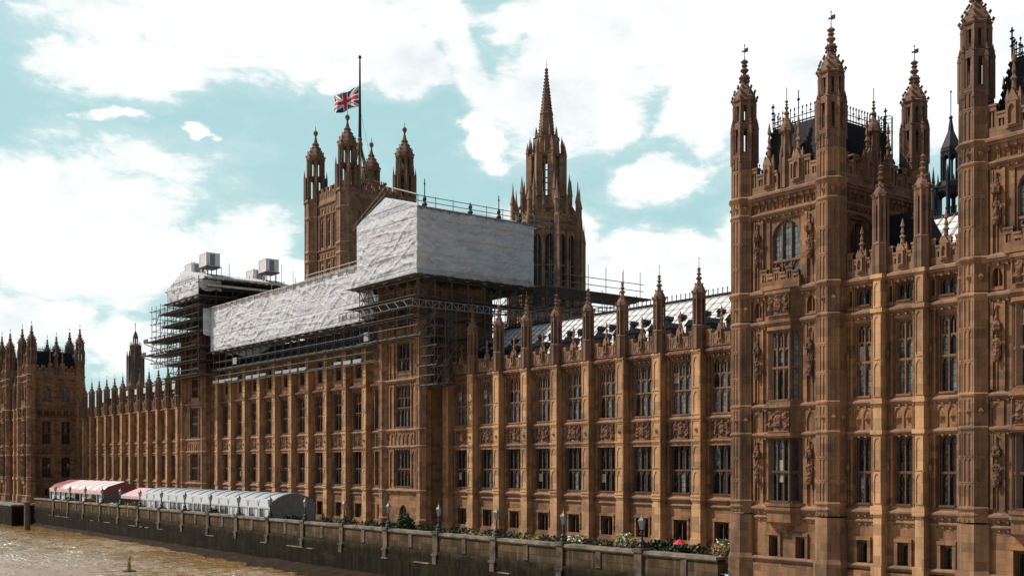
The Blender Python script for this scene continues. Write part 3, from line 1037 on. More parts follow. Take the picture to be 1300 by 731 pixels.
def bay_wall(mb, xa, xb, win_x, w=2.4, base_open=True, top=Z_CORN, door=False):
    """one bay of the river front between two buttresses"""
    holes = [(win_x - w / 2, win_x + w / 2, Z_W1A, Z_W1B), (win_x - w / 2, win_x + w / 2, Z_W2A, Z_W2B)]
    if base_open:
        holes.append((win_x - 0.75, win_x + 0.75, 0.35, 2.75))
    if top > 18:
        holes.append((win_x - 0.8, win_x + 0.8, 17.3, 20.2))
    wall_cells(mb, xa, xb, 0, top, 0, 0.6, holes)
    mb.box(xa, xb, 0.62, 0.7, 0.2, top - 0.1)
    if base_open:
        mb.box(win_x - 0.93, win_x + 0.93, -0.12, 0.02, 2.75, 2.93)
        for s in (-1, 1):
            a, b = sorted((win_x + s * 0.75, win_x + s * 0.90))
            mb.box(a, b, -0.09, 0.02, 0.35, 2.75)
    mb.box(xa, xb, -0.18, 0.02, 0, Z_PLINTH - 0.5)
    mb.box(xa, xb, -0.10, 0.02, Z_PLINTH - 0.5, Z_PLINTH - 0.3)
    # vertical ribs and little statue canopies flanking the windows
    for z0, z1 in ((Z_W1A, Z_BAND0 - 0.3), (Z_W2A, Z_CORN - 0.35)):
        for s in (-1, 1):
            a = win_x + s * (w / 2 + 0.10)
            edge = xa + 0.5 if s < 0 else xb - 0.5
            mb.box(a - 0.06, a + 0.06, -0.13, 0.0, z0, z1)
            if abs(edge - a) > 0.55:
                m = (a + edge) / 2 + s * 0.02
                mb.box(m - 0.05, m + 0.05, -0.09, 0.0, z0, z1)
                lo, hi = sorted((a + s * 0.06, m - s * 0.05))
                arch_fill(mb, lo, hi, z1 - 0.8, z1 - 0.2, z1 - 0.02, -0.08, 0.0, 3)
                mb.diamond(m, -0.18, (z0 + z1) / 2 + 0.2, 0.17, 0.42)
                lo, hi = sorted((m + s * 0.05, edge))
                if hi - lo > 0.15:
                    arch_fill(mb, lo, hi, z1 - 0.7, z1 - 0.2, z1 - 0.02, -0.07, 0.0, 3)
        mb.box(win_x - w / 2 - 0.1, win_x + w / 2 + 0.1, -0.14, 0.001, z1 - 0.14, z1 - 0.02)
    # panelled band: small blind panels each side of the carved arms
    for s in (-1, 1):
        a, b = sorted((win_x + s * 1.05, (xa + 0.5 if s < 0 else xb - 0.5)))
        if b - a > 0.25:
            blind_panel(mb, a, b, Z_BAND0 + 0.08, Z_BAND1 - 0.35, 0.0, 0.08, 0.07)


def river_range(name, label, x_butts, win_off, levels='wing', y=0.0, group=None, roof=True, last_open=True):
    """a straight length of the river front: buttressed bays with two tall storeys over a basement"""
    xs = sorted(x_butts)
    x0, x1 = xs[0], xs[-1]
    base = thing(name, label, 'building', ((x0 + x1) / 2, y, 0), 0, group)
    ox = (x0 + x1) / 2
    tall = levels == 'centre'
    top = 21.2 if tall else Z_CORN
    mb = MB()
    st, cp, pa = MB(), MB(), MB()
    courses = {}
    wp = window_meshes(2.4, Z_W1B - Z_W1A, 3, (0.47,))
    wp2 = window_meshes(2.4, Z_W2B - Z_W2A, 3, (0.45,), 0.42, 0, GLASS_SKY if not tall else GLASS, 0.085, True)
    wb = window_meshes(1.5, 2.4, 2, (), 0.5)
    wt = window_meshes(1.6, 2.9, 2, (0.5,), 0.42)
    for i in range(len(xs) - 1):
        xa, xb = xs[i] - ox, xs[i + 1] - ox
        wx = (xa + xb) / 2 + win_off
        bay_wall(mb, xa, xb, wx, top=top)
        place_window(wp, base, (wx, 0, Z_W1A))
        place_window(wp2, base, (wx, 0, Z_W2A))
        place_window(wb, base, (wx, 0, 0.35))
        if tall:
            place_window(wt, base, (wx, 0, 17.3))
        link('carved_panel', CARV[(i * 5 + len(name)) % 6], base, (wx, -0.012, Z_BAND0 + 0.08))
        for z, d in ((Z_STR1, 0.26), (Z_BAND0, 0.20), (Z_BAND1, 0.24)):
            string_course(courses.setdefault(z, MB()), xa, xb, 0, z, d, 0.30, z != Z_STR1, 0.6)
        string_course(courses.setdefault(0, MB()), xa, xb, 0, Z_STR1 - 0.55, 0.16, 0.2, False)
        string_course(cp, xa, xb, 0, Z_CORN, 0.42, 0.5, True, 0.5)
        if not tall:
            pb = MB()
            battlement(pb, xa + 0.55, xb - 0.55, -0.2, Z_CORN + 0.25, 1.35, False, 0.62)
            pb.build('parapet', [PARA], base)
            link('gablet', GABLET, base, ((xa + xb) / 2 - 0.05, -0.22, Z_CORN + 0.6))
        else:
            string_course(courses.setdefault(1, MB()), xa, xb, 0, 20.9, 0.3, 0.4, True, 0.5)
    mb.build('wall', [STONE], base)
    for q in courses.values():
        q.build('course_molding', [PARA], base)
    cp.build('cornice', [CARVED], base)
    for xbt in xs:
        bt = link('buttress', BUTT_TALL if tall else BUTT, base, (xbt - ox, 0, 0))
        if not tall:
            p = link('pinnacle', PIN, bt, (0, -0.38, Z_CORN + 0.1))
            v = link('finial', VANE, bt, (0, -0.38, Z_CORN + 0.1 + PIN_TOP))
    if pa.v:
        pa.build('parapet', [PARA], base)
    # roof behind the parapet
    a, b = x0 - ox - 0.4, x1 - ox + 0.4
    zr0, zr1 = (17.0, 21.9) if not tall else (21.0, 24.5)
    rf = MB()
    rf.quad((a, 0.9, zr0), (b, 0.9, zr0), (b, 7.0, zr1), (a, 7.0, zr1))
    rf.quad((b, 13.1, zr0), (a, 13.1, zr0), (a, 7.0, zr1), (b, 7.0, zr1))
    for x in (a, b):
        rf.poly([(x, 0.9, zr0), (x, 7.0, zr1), (x, 13.1, zr0)])
    rf.box(a, b, 0.75, 13.2, 15.6, zr0 - 0.02)
    k = int((b - a) / 0.95)
    nrm = Vector((0, -(zr1 - zr0), 6.1)).normalized() * 0.05
    for i in range(k + 1):
        x = a + (b - a) * i / k
        rf.tube(Vector((x, 0.9, zr0)) + nrm * .6, Vector((x, 7.0, zr1)) + nrm * .6, 0.05)
    roof_o = rf.build('roof', [SLATE_DARK if tall else ROOF_PALE], base)  # middle block's roof coloured dark for the shade beneath the sheeting
    cr = MB()
    cr.box(a, b, 6.85, 7.15, zr1 - 0.05, zr1 + 0.18)
    for i in range(int((b - a) / 0.55)):
        x = a + 0.3 + i * 0.55
        cr.box(x - 0.03, x + 0.03, 6.97, 7.03, zr1 + 0.18, zr1 + 0.6)
        cr.diamond(x, 7, zr1 + 0.62, 0.09, 0.12)
    cr.build('ridge_cresting', [IRON], roof_o)
    if not tall:
        dm = MB()
        dm.box(-0.42, 0.42, 0, 1.1, 0, 0.95)
        dm.poly([(-0.55, -0.1, 0.95), (0.55, -0.1, 0.95), (0, -0.1, 1.45)])
        dm.quad((0.55, -0.1, 0.95), (0.55, 1.6, 0.95), (0, 1.6, 1.45), (0, -0.1, 1.45))
        dm.quad((-0.55, 1.6, 0.95), (-0.55, -0.1, 0.95), (0, -0.1, 1.45), (0, 1.6, 1.45))
        dme = dm.mesh('dormer', [SLATE_DARK])
        vn = MB()
        vn.box(-0.2, 0.2, 0, 0.7, 0, 0.45)
        vn.poly([(-0.3, -0.08, 0.45), (0.3, -0.08, 0.45), (0, -0.08, 0.75)])
        vn.quad((0.3, -0.08, 0.45), (0.3, 0.9, 0.45), (0, 0.9, 0.75), (0, -0.08, 0.75))
        vn.quad((-0.3, 0.9, 0.45), (-0.3, -0.08, 0.45), (0, -0.08, 0.75), (0, 0.9, 0.75))
        vne = vn.mesh('roof_vent', [SLATE_DARK])
        for i in range(len(xs) - 1):
            xm = (xs[i] + xs[i + 1]) / 2 - ox
            for dx in (-0.95, 0.95):
                yy = 1.9
                link('dormer', dme, roof_o, (xm + dx, yy, zr0 + (zr1 - zr0) * (yy - 0.9) / 6.1 + 0.05))
            for dx in (-1.2, 0.4):
                yy = 4.0
                link('roof_vent', vne, roof_o, (xm + dx, yy, zr0 + (zr1 - zr0) * (yy - 0.9) / 6.1 + 0.02))
    return base


# ---------------------------------------------------------------- end pavilions
def turret_meshes(r=0.86):
    """corner turret: panelled octagon from the river up, two pierced stages and a crocketed cap"""
    lo = MB()
    lo.lathe(0, 0, [(r * 1.28, -6), (r * 1.28, Z_PLINTH - 0.2), (r * 1.14, Z_PLINTH + 0.1), (r * 1.14, Z_STR1 - 0.5)], 8)
    for za, zb, rows in ((Z_STR1 - 0.4, Z_W1A, 1), (Z_W1A, Z_BAND0 - 0.1, 3), (Z_BAND0 + 0.1, Z_BAND1 - 0.1, 1), (Z_BAND1 + 0.1, Z_CORN, 3),
                         (Z_CORN + 0.2, 18.2, 1), (18.4, 23.3, 3), (23.5, 24.4, 1), (24.7, 26.4, 1)):
        panelled_octagon(lo, 0, 0, r if za < 24 else r * 0.98, za, zb, rows)
    for z in (Z_STR1, Z_W1A, Z_BAND0, Z_BAND1, Z_CORN, 18.3, 23.4, 24.55):
        big = 1.26 if z in (18.3, 24.55) else 1.16
        lo.lathe(0, 0, [(r * 1.02, z - 0.32), (r * (big - .08), z - 0.14), (r * big, z - 0.04), (r * big, z + 0.03), (r * 1.0, z + 0.18)], 8)
    for za, zb in ((Z_BAND0, Z_BAND1), (Z_CORN, 18.3), (23.4, 24.5)):
        for j in range(8):
            t = 2 * pi * j / 8
            lo.diamond(cos(t) * r * 0.95, sin(t) * r * 0.95, (za + zb) / 2, 0.20, 0.24)
    lower = lo.mesh('turret', [TURST])
    up = MB()
    panelled_octagon(up, 0, 0, r * 0.97, 26.4, 27.5, 1)
    up.lathe(0, 0, [(r * 1.0, 27.2), (r * 1.08, 27.35), (r * 1.02, 27.5)], 8)
    open_stage(up, 0, 0, r * 0.88, 27.5, 29.45, 8, 0.20)
    open_stage(up, 0, 0, r * 0.74, 29.6, 31.0, 8, 0.175)
    ogee_spire(up, 0, 0, 31.05, r * 0.82, 2.8, 7, 8, 0.19, 0)
    upper = up.mesh('belfry', [SOOT])
    v = MB()
    finial_vane(v, 0, 0, 33.8, 1.1)
    return lower, upper, v.mesh('weather_vane', [IRON])


TUR = turret_meshes()


def place_turret(parent, x, y, rz=0.0):
    o = link('turret', TUR[0], parent, (x, y, 0), rz)
    link('belfry', TUR[1], o)
    link('weather_vane', TUR[2], o)
    return o


def face_pieces(W, front=True):
    """one face of a pavilion tower, W wide between turrets, in a frame where the face lies at y=0 looking to -y.
    Returns wall, carved strings, parapet builders and a list of (kind, mesh or pair, loc)."""
    wall, st, pa = MB(), MB(), []
    items = []
    h = W / 2
    holes = []
    if front:
        wx = [0.0]
        ww = 2.9
        holes += [(-1.35, 1.35, Z_W1A, Z_W1B), (-1.35, 1.35, Z_W2A, Z_W2B)]
        base_x = (-0.85, 1.25)
        holes += [(-1.2, 1.2, 19.4, 22.9)]
    else:
        wx = (-W * 0.235, W * 0.235)
        for x in wx:
            holes += [(x - 0.85, x + 0.85, Z_W1A, Z_W1B), (x - 0.85, x + 0.85, Z_W2A, Z_W2B), (x - 0.85, x + 0.85, 19.4, 22.5)]
        base_x = wx
    for x in base_x:
        holes.append((x - 0.36, x + 0.36, 1.25, 2.7))
    pitch = (W - 0.5) / 6
    for i in range(6):
        a = -h + 0.25 + i * pitch
        if not (front and -1.45 < a + pitch / 2 < 1.45):
            for q in (0.12, 0.54):
                holes.append((a + q * pitch, a + (q + .34) * pitch, Z_CORN + 0.42, 17.72))
    wall_cells(wall, -h, h, -6, 24.4, 0, 0.55, holes)
    wall.box(-h, h, 0.6, 0.7, 0, 24)
    wall.box(-h, h, -0.30, 0.02, -6, 0.9)
    wall.box(-h, h, -0.16, 0.02, 0.9, 1.2)
    for x in base_x:
        wall.box(x - 0.58, x + 0.58, -0.16, 0.02, 2.72, 2.92)
        for s in (-1, 1):
            a, b = sorted((x + s * 0.36, x + s * 0.56))
            wall.box(a, b, -0.13, 0.02, 1.25, 2.72)
        items.append(('window', window_meshes(0.72, 1.45, 1, (), 0.5), (x, 0, 1.25)))
    if front:
        # canted oriel through two storeys
        for z0, z1, gl in ((Z_W1A, Z_W1B, GLASS), (Z_W2A, Z_W2B, GLASS_SKY)):
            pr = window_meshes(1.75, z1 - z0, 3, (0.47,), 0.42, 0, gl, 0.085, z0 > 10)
            items.append(('window', pr, (0, -0.62, z0)))
            side = window_meshes(0.80, z1 - z0, 1, (0.47,), 0.42, 0, gl, 0.085, False)
            for s in (-1, 1):
                items.append(('window_side', side, (s * 1.135, -0.36, z0, s * R(50))))
        def cant(z0, z1, grow=0.0):
            g = grow
            pts = [(-1.45 - g, 0.02), (-0.92 - g * .6, -0.66 - g), (0.92 + g * .6, -0.66 - g), (1.45 + g, 0.02)]
            wall.loft([[(x, y, z) for x, y in pts] for z in (z0, z1)])
        cant(3.6, Z_W1A, 0.0)
        cant(Z_W1B, Z_W2A, 0.0)
        cant(Z_W2B, Z_CORN - 0.05, 0.0)
        cant(Z_CORN, 18.1, 0.0)
        for z in (Z_STR1, Z_W1A - 0.08, Z_BAND0, Z_BAND1, Z_CORN, 18.2):
            cant(z - 0.16, z + 0.03, 0.14)
            cant(z - 0.28, z - 0.16, 0.06)
        pts = [(-0.2, 0.02), (-0.1, -0.1), (0.1, -0.1), (0.2, 0.02)]
        pts2 = [(-1.45, 0.02), (-0.92, -0.66), (0.92, -0.66), (1.45, 0.02)]
        wall.loft([[(x, y, 2.9) for x, y in pts], [(x, y, 3.6) for x, y in pts2]])
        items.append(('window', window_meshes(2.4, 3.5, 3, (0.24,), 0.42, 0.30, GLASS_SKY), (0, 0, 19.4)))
        # balcony under the great window
        wall.box(-1.5, 1.5, -0.55, 0.02, 18.35, 18.6)
        battlement(wall, -1.5, 1.5, -0.55, 18.6, 1.1, True, 0.5, 0, 0.16)
        for i in range(2):
            items.append(('carved_panel', CARV[i], (-0.0 if i == 0 else 0.0, -0.67, Z_BAND0 + 0.08 if i == 0 else 16.62)))
        stx = (-2.05, 2.05)
        for x in stx:
            for z in (6.3, 13.0, 20.3):
                items.append(('statue', STATUE, (x, -0.28, z)))
    else:
        for x in wx:
            items.append(('window', window_meshes(1.7, Z_W1B - Z_W1A, 3, (0.47,)), (x, 0, Z_W1A)))
            items.append(('window', window_meshes(1.7, Z_W2B - Z_W2A, 3, (0.47,), 0.42, 0, GLASS, 0.085, True), (x, 0, Z_W2A)))
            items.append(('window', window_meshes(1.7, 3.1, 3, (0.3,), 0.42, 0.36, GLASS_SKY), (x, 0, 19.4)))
            items.append(('carved_panel', CARV[2], (x, -0.012, Z_BAND0 + 0.08)))
    # ribs, panels
    ribs = [-h + 0.35, -1.72, 1.72, h - 0.35] if front else [-W * 0.44, -0.32, 0.32, W * 0.44]
    for z0, z1 in ((Z_W1A, Z_BAND0 - 0.3), (Z_W2A, Z_CORN - 0.4), (18.5, 23.0)):
        for x in ribs:
            wall.box(x - 0.08, x + 0.08, -0.16, 0, z0, z1)
        for x0_, x1_ in ((ribs[0], ribs[1]), (ribs[2], ribs[3])):
            arch_fill(wall, x0_ + 0.08, x1_ - 0.08, z1 - 0.9, z1 - 0.2, z1 - 0.01, -0.10, 0, 4)
        for a in (ribs[0] + 0.25, ribs[3] - 0.25):
            wall.box(a - 0.03, a + 0.03, -0.07, 0, z0, z1)
    for z0, z1 in ((Z_BAND0 + 0.05, Z_BAND1 - 0.34), (Z_CORN + 0.2, 17.9)):
        n = 6
        for i in range(n):
            a = -h + 0.25 + i * (W - 0.5) / n
            b = a + (W - 0.5) / n - 0.06
            if not (front and -1.45 < (a + b) / 2 < 1.45):
                blind_panel(wall, a, b, z0, z1, 0, 0.10, 0.08)
    for i in range(9):
        a = -h + 0.15 + i * (W - 0.3) / 9
        blind_panel(wall, a, a + (W - 0.3) / 9 - 0.03, 23.5, 24.1, 0, 0.09, 0.06, False)
        wall.diamond(a + (W - 0.3) / 18, -0.03, 23.8, 0.16, 0.18)
    st = []
    for z, d, hh in ((Z_STR1, 0.3, 0.32), (Z_STR1 - 0.6, 0.18, 0.2), (Z_BAND0, 0.26, 0.3), (Z_BAND1, 0.28, 0.3), (Z_CORN, 0.34, 0.36),
                     (18.35, 0.42, 0.45), (23.4, 0.3, 0.3), (24.6, 0.5, 0.5)):
        st.append(MB())
        string_course(st[-1], -h, h, 0, z, d, hh, True, 0.5)
    st.append(MB())
    string_course(st[-1], -h, h, -0.16, 1.25, 0.2, 0.22, False)
    for a, b in ((-h + 0.1, -0.45), (0.45, h - 0.1)):
        pa.append(MB())
        battlement(pa[-1], a, b, -0.18, 24.75, 1.75, True, 0.55)
    return wall, st, pa, items


def face_parts(W, front):
    w, s, p, items = face_pieces(W, front)
    return w, [q.mesh('course_molding', [PARA]) for q in s], [q.mesh('parapet', [PARA]) for q in p], items


FRONT = face_parts(6.8 - 1.3, True)
SIDE = face_parts(9.0 - 1.3, False)


def tall_pinnacle_mb():
    mb = MB()
    mb.lathe(0, 0, [(0.40, 24.8), (0.40, 26.6), (0.33, 26.8), (0.28, 28.2), (0.34, 28.35)], 8)
    for j in range(8):
        t = pi / 8 + j * pi / 4
        mb.lathe(cos(t) * .40, sin(t) * .40, [(0.05, 24.8), (0.06, 26.9), (0.01, 27.5)], 4, t)
        mb.lathe(cos(t) * .30, sin(t) * .30, [(0.04, 26.7), (0.05, 28.3)], 4, t)
    ogee_spire(mb, 0, 0, 28.35, 0.42, 2.0, 4, 8, 0.085, 0)
    mb.tube((0, 0, 30.3), (0, 0, 31.2), 0.03)
    return mb


TALLPIN = tall_pinnacle_mb().mesh('pinnacle', [SOOT])


def pavilion_tower(root, cx, cy=-9.2, depth=9.0, mid_side=True):
    """square tower with four corner turrets; cx, cy = middle of the front turret line, in the root's frame"""
    hw = 3.4
    walls, strs, paras = MB(), MB(), MB()
    faces = [(FRONT, 0.0, (cx, cy - 0.10)), (FRONT, pi, (cx, cy + depth + 0.10)),
             (SIDE, pi / 2, (cx + hw + 0.10, cy + depth / 2)), (SIDE, -pi / 2, (cx - hw - 0.10, cy + depth / 2))]
    for (w, s, p, items), rz, (fx, fy) in faces:
        M = Matrix.Translation((fx, fy, 0)) @ Matrix.Rotation(rz, 4, 'Z')
        walls.add(w, M)
        for q in s:
            link('course_molding', q, root, (fx, fy, 0), rz)
        for q in p:
            link('parapet', q, root, (fx, fy, 0), rz)
        for it in items:
            kind, me, loc = it
            extra = loc[3] if len(loc) > 3 else 0.0
            L = M @ Vector(loc[:3])
            if kind.startswith('window'):
                place_window(me, root, L, rz + extra)
            else:
                o_ = link(kind, me, root, L, rz)
                if kind == 'statue':
                    o_.scale = (0.72, 0.72, 0.85)
        link('gablet', GABLET_BIG, root, M @ Vector((-1.15, -0.22, 25.0)), rz)
        link('gablet', GABLET_BIG, root, M @ Vector((1.15, -0.22, 25.0)), rz)
        link('pinnacle', TALLPIN, root, M @ Vector((0, 0.15, 0)), rz)
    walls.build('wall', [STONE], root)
    for x in (-hw, hw):
        for y in (0, depth):
            place_turret(root, cx + x, cy + y)
    # steep iron roof with cresting
    rf = MB()
    a, b = 2.95, 4.3
    cyc = cy + depth / 2
    r0 = [(cx - a, cyc - b + .3, 24.4), (cx + a, cyc - b + .3, 24.4), (cx + a, cyc + b - .3, 24.4), (cx - a, cyc + b - .3, 24.4)]
    r1 = [(cx - 2.05, cyc - 3.25, 29.2), (cx + 2.05, cyc - 3.25, 29.2), (cx + 2.05, cyc + 3.25, 29.2), (cx - 2.05, cyc + 3.25, 29.2)]
    rf.loft([r0, r1])
    rf.box(cx - 3.3, cx + 3.3, cyc - 4.4, cyc + 4.4, 24.0, 24.38)
    for p, q in zip(r0, r1):
        for t in range(12):
            c = Vector(p).lerp(Vector(q), t / 12)
            rf.diamond(c.x, c.y, c.z + 0.1, 0.13, 0.2)
    ro = rf.build('roof', [ROOF_RIB], root)
    cr = MB()
    cs = [Vector(p) for p in r1]
    for i in range(4):
        p, q = cs[i], cs[(i + 1) % 4]
        n = int((q - p).length / 0.30)
        cr.tube(p + Vector((0, 0, .45)), q + Vector((0, 0, .45)), 0.03)
        cr.tube(p + Vector((0, 0, .1)), q + Vector((0, 0, .1)), 0.05)
        for k in range(n):
            c = p.lerp(q, (k + .5) / n)
            cr.tube(c, c + Vector((0, 0, 0.95)), 0.028)
            cr.diamond(c.x, c.y, c.z + 0.95, 0.075, 0.14)
            if k % 2:
                cr.diamond(c.x, c.y, c.z + 0.6, 0.10, 0.08)
        c = p
        cr.tube(c, c + Vector((0, 0, 1.7)), 0.05)
        for zz in (0.7, 1.1, 1.5):
            cr.diamond(c.x, c.y, c.z + zz, 0.16, 0.12)
    for sgn in (-1, 1):
        x = cx + sgn * 0.0
        cr.tube((x, cyc + sgn * 3.25, 29.2), (x, cyc + sgn * 3.25, 31.3), 0.04)
        cr.diamond(x, cyc + sgn * 3.25, 30.7, 0.14, 0.14)
    # railings between the turrets and the roof
    for sx in (-1, 1):
        for k in range(14):
            yy = cyc - 3.6 + k * 0.55
            cr.tube((cx + sx * 2.9, yy, 24.5), (cx + sx * 2.9, yy, 27.0), 0.03)
            cr.diamond(cx + sx * 2.9, yy, 27.0, 0.07, 0.12)
        for zz in (25.9, 26.7):
            cr.tube((cx + sx * 2.9, cyc - 3.7, zz), (cx + sx * 2.9, cyc + 3.7, zz), 0.035)
    cr.build('roof_cresting', [IRON], ro)


def build_pavilion():
    TX_A, TX_B = -44.8, -28.6
    root = thing('corner_pavilion', 'twin-towered brown stone pavilion rising straight from the water at the near end of the terrace', 'building', (-36.7, -4.7, 0))
    rx = TX_A - (-36.7), TX_B - (-36.7)
    dy = -9.2 + 4.7
    for cx in rx:
        pavilion_tower(root, cx, dy)
    # three-bay link between the towers
    x0, x1 = rx[0] + 3.4 + 0.6, rx[1] - 3.4 - 0.6
    fy = dy - 0.10 + 0.55
    n = 3
    bw = (x1 - x0) / n
    wall, lk = MB(), {}
    pin_mb, top = pinnacle_mb(0, 4.6, 1.9, 0.42)
    pme = pin_mb.mesh('pinnacle', [SOOT])
    wl = window_meshes(1.25, Z_W1B - Z_W1A, 2, (0.47,))
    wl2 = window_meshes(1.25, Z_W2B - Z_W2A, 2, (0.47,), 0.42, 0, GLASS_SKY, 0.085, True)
    ws = window_meshes(0.72, 1.45, 1, (), 0.5)
    wo = window_meshes(1.2, 1.15, 2, (), 0.4)
    for i in range(n):
        xa, xb = x0 + i * bw, x0 + (i + 1) * bw
        wx = (xa + xb) / 2
        holes = [(wx + q - .13, wx + q + .13, Z_CORN + .45, 17.7) for q in (-.84, .84)]
        holes += [(wx - .625, wx + .625, Z_W1A, Z_W1B), (wx - .625, wx + .625, Z_W2A, Z_W2B), (wx - .36, wx + .36, 1.25, 2.7), (wx - .6, wx + .6, 16.72, 17.87)]
        g = MB()
        wall_cells(g, xa, xb, -6, 18.3, 0, 0.5, holes)
        g.box(xa, xb, 0.55, 0.65, 0, 18.2)
        g.box(xa, xb, -0.26, 0.02, -6, 0.9)
        g.box(wx - .58, wx + .58, -0.16, 0.02, 2.72, 2.92)
        for s in (-1, 1):
            a, b = sorted((wx + s * .36, wx + s * .56))
            g.box(a, b, -0.13, 0.02, 1.25, 2.72)
            for z0, z1 in ((Z_W1A, Z_BAND0 - .3), (Z_W2A, Z_CORN - .4)):
                a = wx + s * 0.70
                g.box(a - .055, a + .055, -0.14, 0, z0, z1)
                m = wx + s * 0.98
                g.box(m - .035, m + .035, -0.08, 0, z0, z1)
                g.diamond(m, -0.14, (z0 + z1) / 2 + .2, 0.15, 0.40)
                lo, hi = sorted((wx + s * .755, wx + s * (bw / 2 - .3)))
                arch_fill(g, lo, hi, z1 - .6, z1 - .15, z1 - .01, -0.07, 0, 3)
            lo, hi = sorted((wx + s * .66, wx + s * (bw / 2 - .3)))
            blind_panel(g, lo, hi, Z_BAND0 + .06, Z_BAND1 - .34, 0, .09, .06)
            blind_panel(g, lo, hi, Z_CORN + .2, 17.95, 0, .09, .06)
        for q in range(2):
            blind_panel(g, wx - .62 + q * .62, wx - .0 + q * .62, Z_BAND0 + .06, Z_BAND1 - .34, 0, .08, .06)
            g.diamond(wx - .31 + q * .62, -0.02, Z_BAND0 + .75, 0.2, 0.3)
        g2 = MB()
        for z, d, hh in ((Z_STR1, .28, .32), (Z_STR1 - .6, .16, .2), (Z_BAND0, .24, .3), (Z_BAND1, .26, .3), (Z_CORN, .32, .36), (18.35, .42, .45)):
            string_course(lk.setdefault(z, MB()), xa, xb, fy, z, d, hh, True, .45)
        string_course(lk.setdefault(0, MB()), xa, xb, fy - .14, 1.25, .18, .22, False)
        g3 = MB()
        battlement(g3, xa + .35, xb - .35, -.15, 18.5, 1.5, True, .40)
        g3.build('parapet', [PARA], root, (0, fy, 0))
        M = Matrix.Translation((0, fy, 0))
        wall.add(g, M)
        place_window(wl, root, (wx, fy, Z_W1A))
        place_window(wl2, root, (wx, fy, Z_W2A))
        place_window(ws, root, (wx, fy, 1.25))
        place_window(wo, root, (wx, fy, 16.72))
        link('gablet', GABLET, root, (wx, fy - .2, 18.7))
        if i:
            bt = MB()
            w = 0.55
            bt.box(-w / 2 - .08, w / 2 + .08, -.75, 0, -6, Z_PLINTH)
            bt.box(-w / 2, w / 2, -.60, 0, Z_PLINTH, 18.3)
            for z in (Z_STR1, Z_W1A - .1, Z_BAND0, Z_BAND1, Z_CORN, 18.35):
                bt.box(-w / 2 - .12, w / 2 + .12, -.74, .002, z - .2, z + .04)
            for za, zb in ((Z_W1A + .1, 6.8), (6.9, Z_BAND0 - .3), (Z_BAND1 + .2, 13.3), (13.4, Z_CORN - .3), (Z_CORN + .1, 18.0)):
                blind_panel(bt, -w / 2 + .02, w / 2 - .02, za, zb, -.60, .05, .07)
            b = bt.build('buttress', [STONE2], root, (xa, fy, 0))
            link('pinnacle', pme, b, (0, -.25, 18.3))
            link('finial', VANE, b, (0, -.25, 18.3 + top))
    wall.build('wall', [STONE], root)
    for q in lk.values():
        q.build('course_molding', [PARA], root)
    # flat roofs and a dark hip with the tower's shade in its colour, pale roof of the range behind
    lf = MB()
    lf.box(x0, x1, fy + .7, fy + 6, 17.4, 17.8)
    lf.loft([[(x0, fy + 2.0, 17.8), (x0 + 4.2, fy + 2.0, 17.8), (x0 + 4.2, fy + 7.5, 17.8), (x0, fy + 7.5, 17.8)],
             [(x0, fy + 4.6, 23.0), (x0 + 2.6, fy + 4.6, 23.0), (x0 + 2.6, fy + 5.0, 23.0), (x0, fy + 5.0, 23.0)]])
    lf.build('shaded_link_roof', [SLATE_DARK], root)
    return root


pav = build_pavilion()

# ---------------------------------------------------------------- long ranges
B = 4.41
near_x = [-60.34 + 4.41 * k for k in range(-8, 3)]          # eleven buttresses
wing_near = river_range('palace_wing', 'honey stone wing with pale roof and tall pinnacles between white tent and near pavilion', near_x, -0.12, 'wing')
far_x = [-171.4 - 4.43 * k for k in range(0, 12)]
wing_far = river_range('palace_wing', 'narrow looking far stone wing lined with pinnacles behind the pink striped awning', far_x, -0.12, 'wing')
cen_x = [-110.4 - 4.7 * k for k in range(0, 10)]
cen_x = [-104.9] + cen_x + [-155.2]
centre = river_range('palace_centre', 'taller brown stone middle block with scaffold and white sheeting along its top', cen_x, -0.1, 'centre', -1.2)


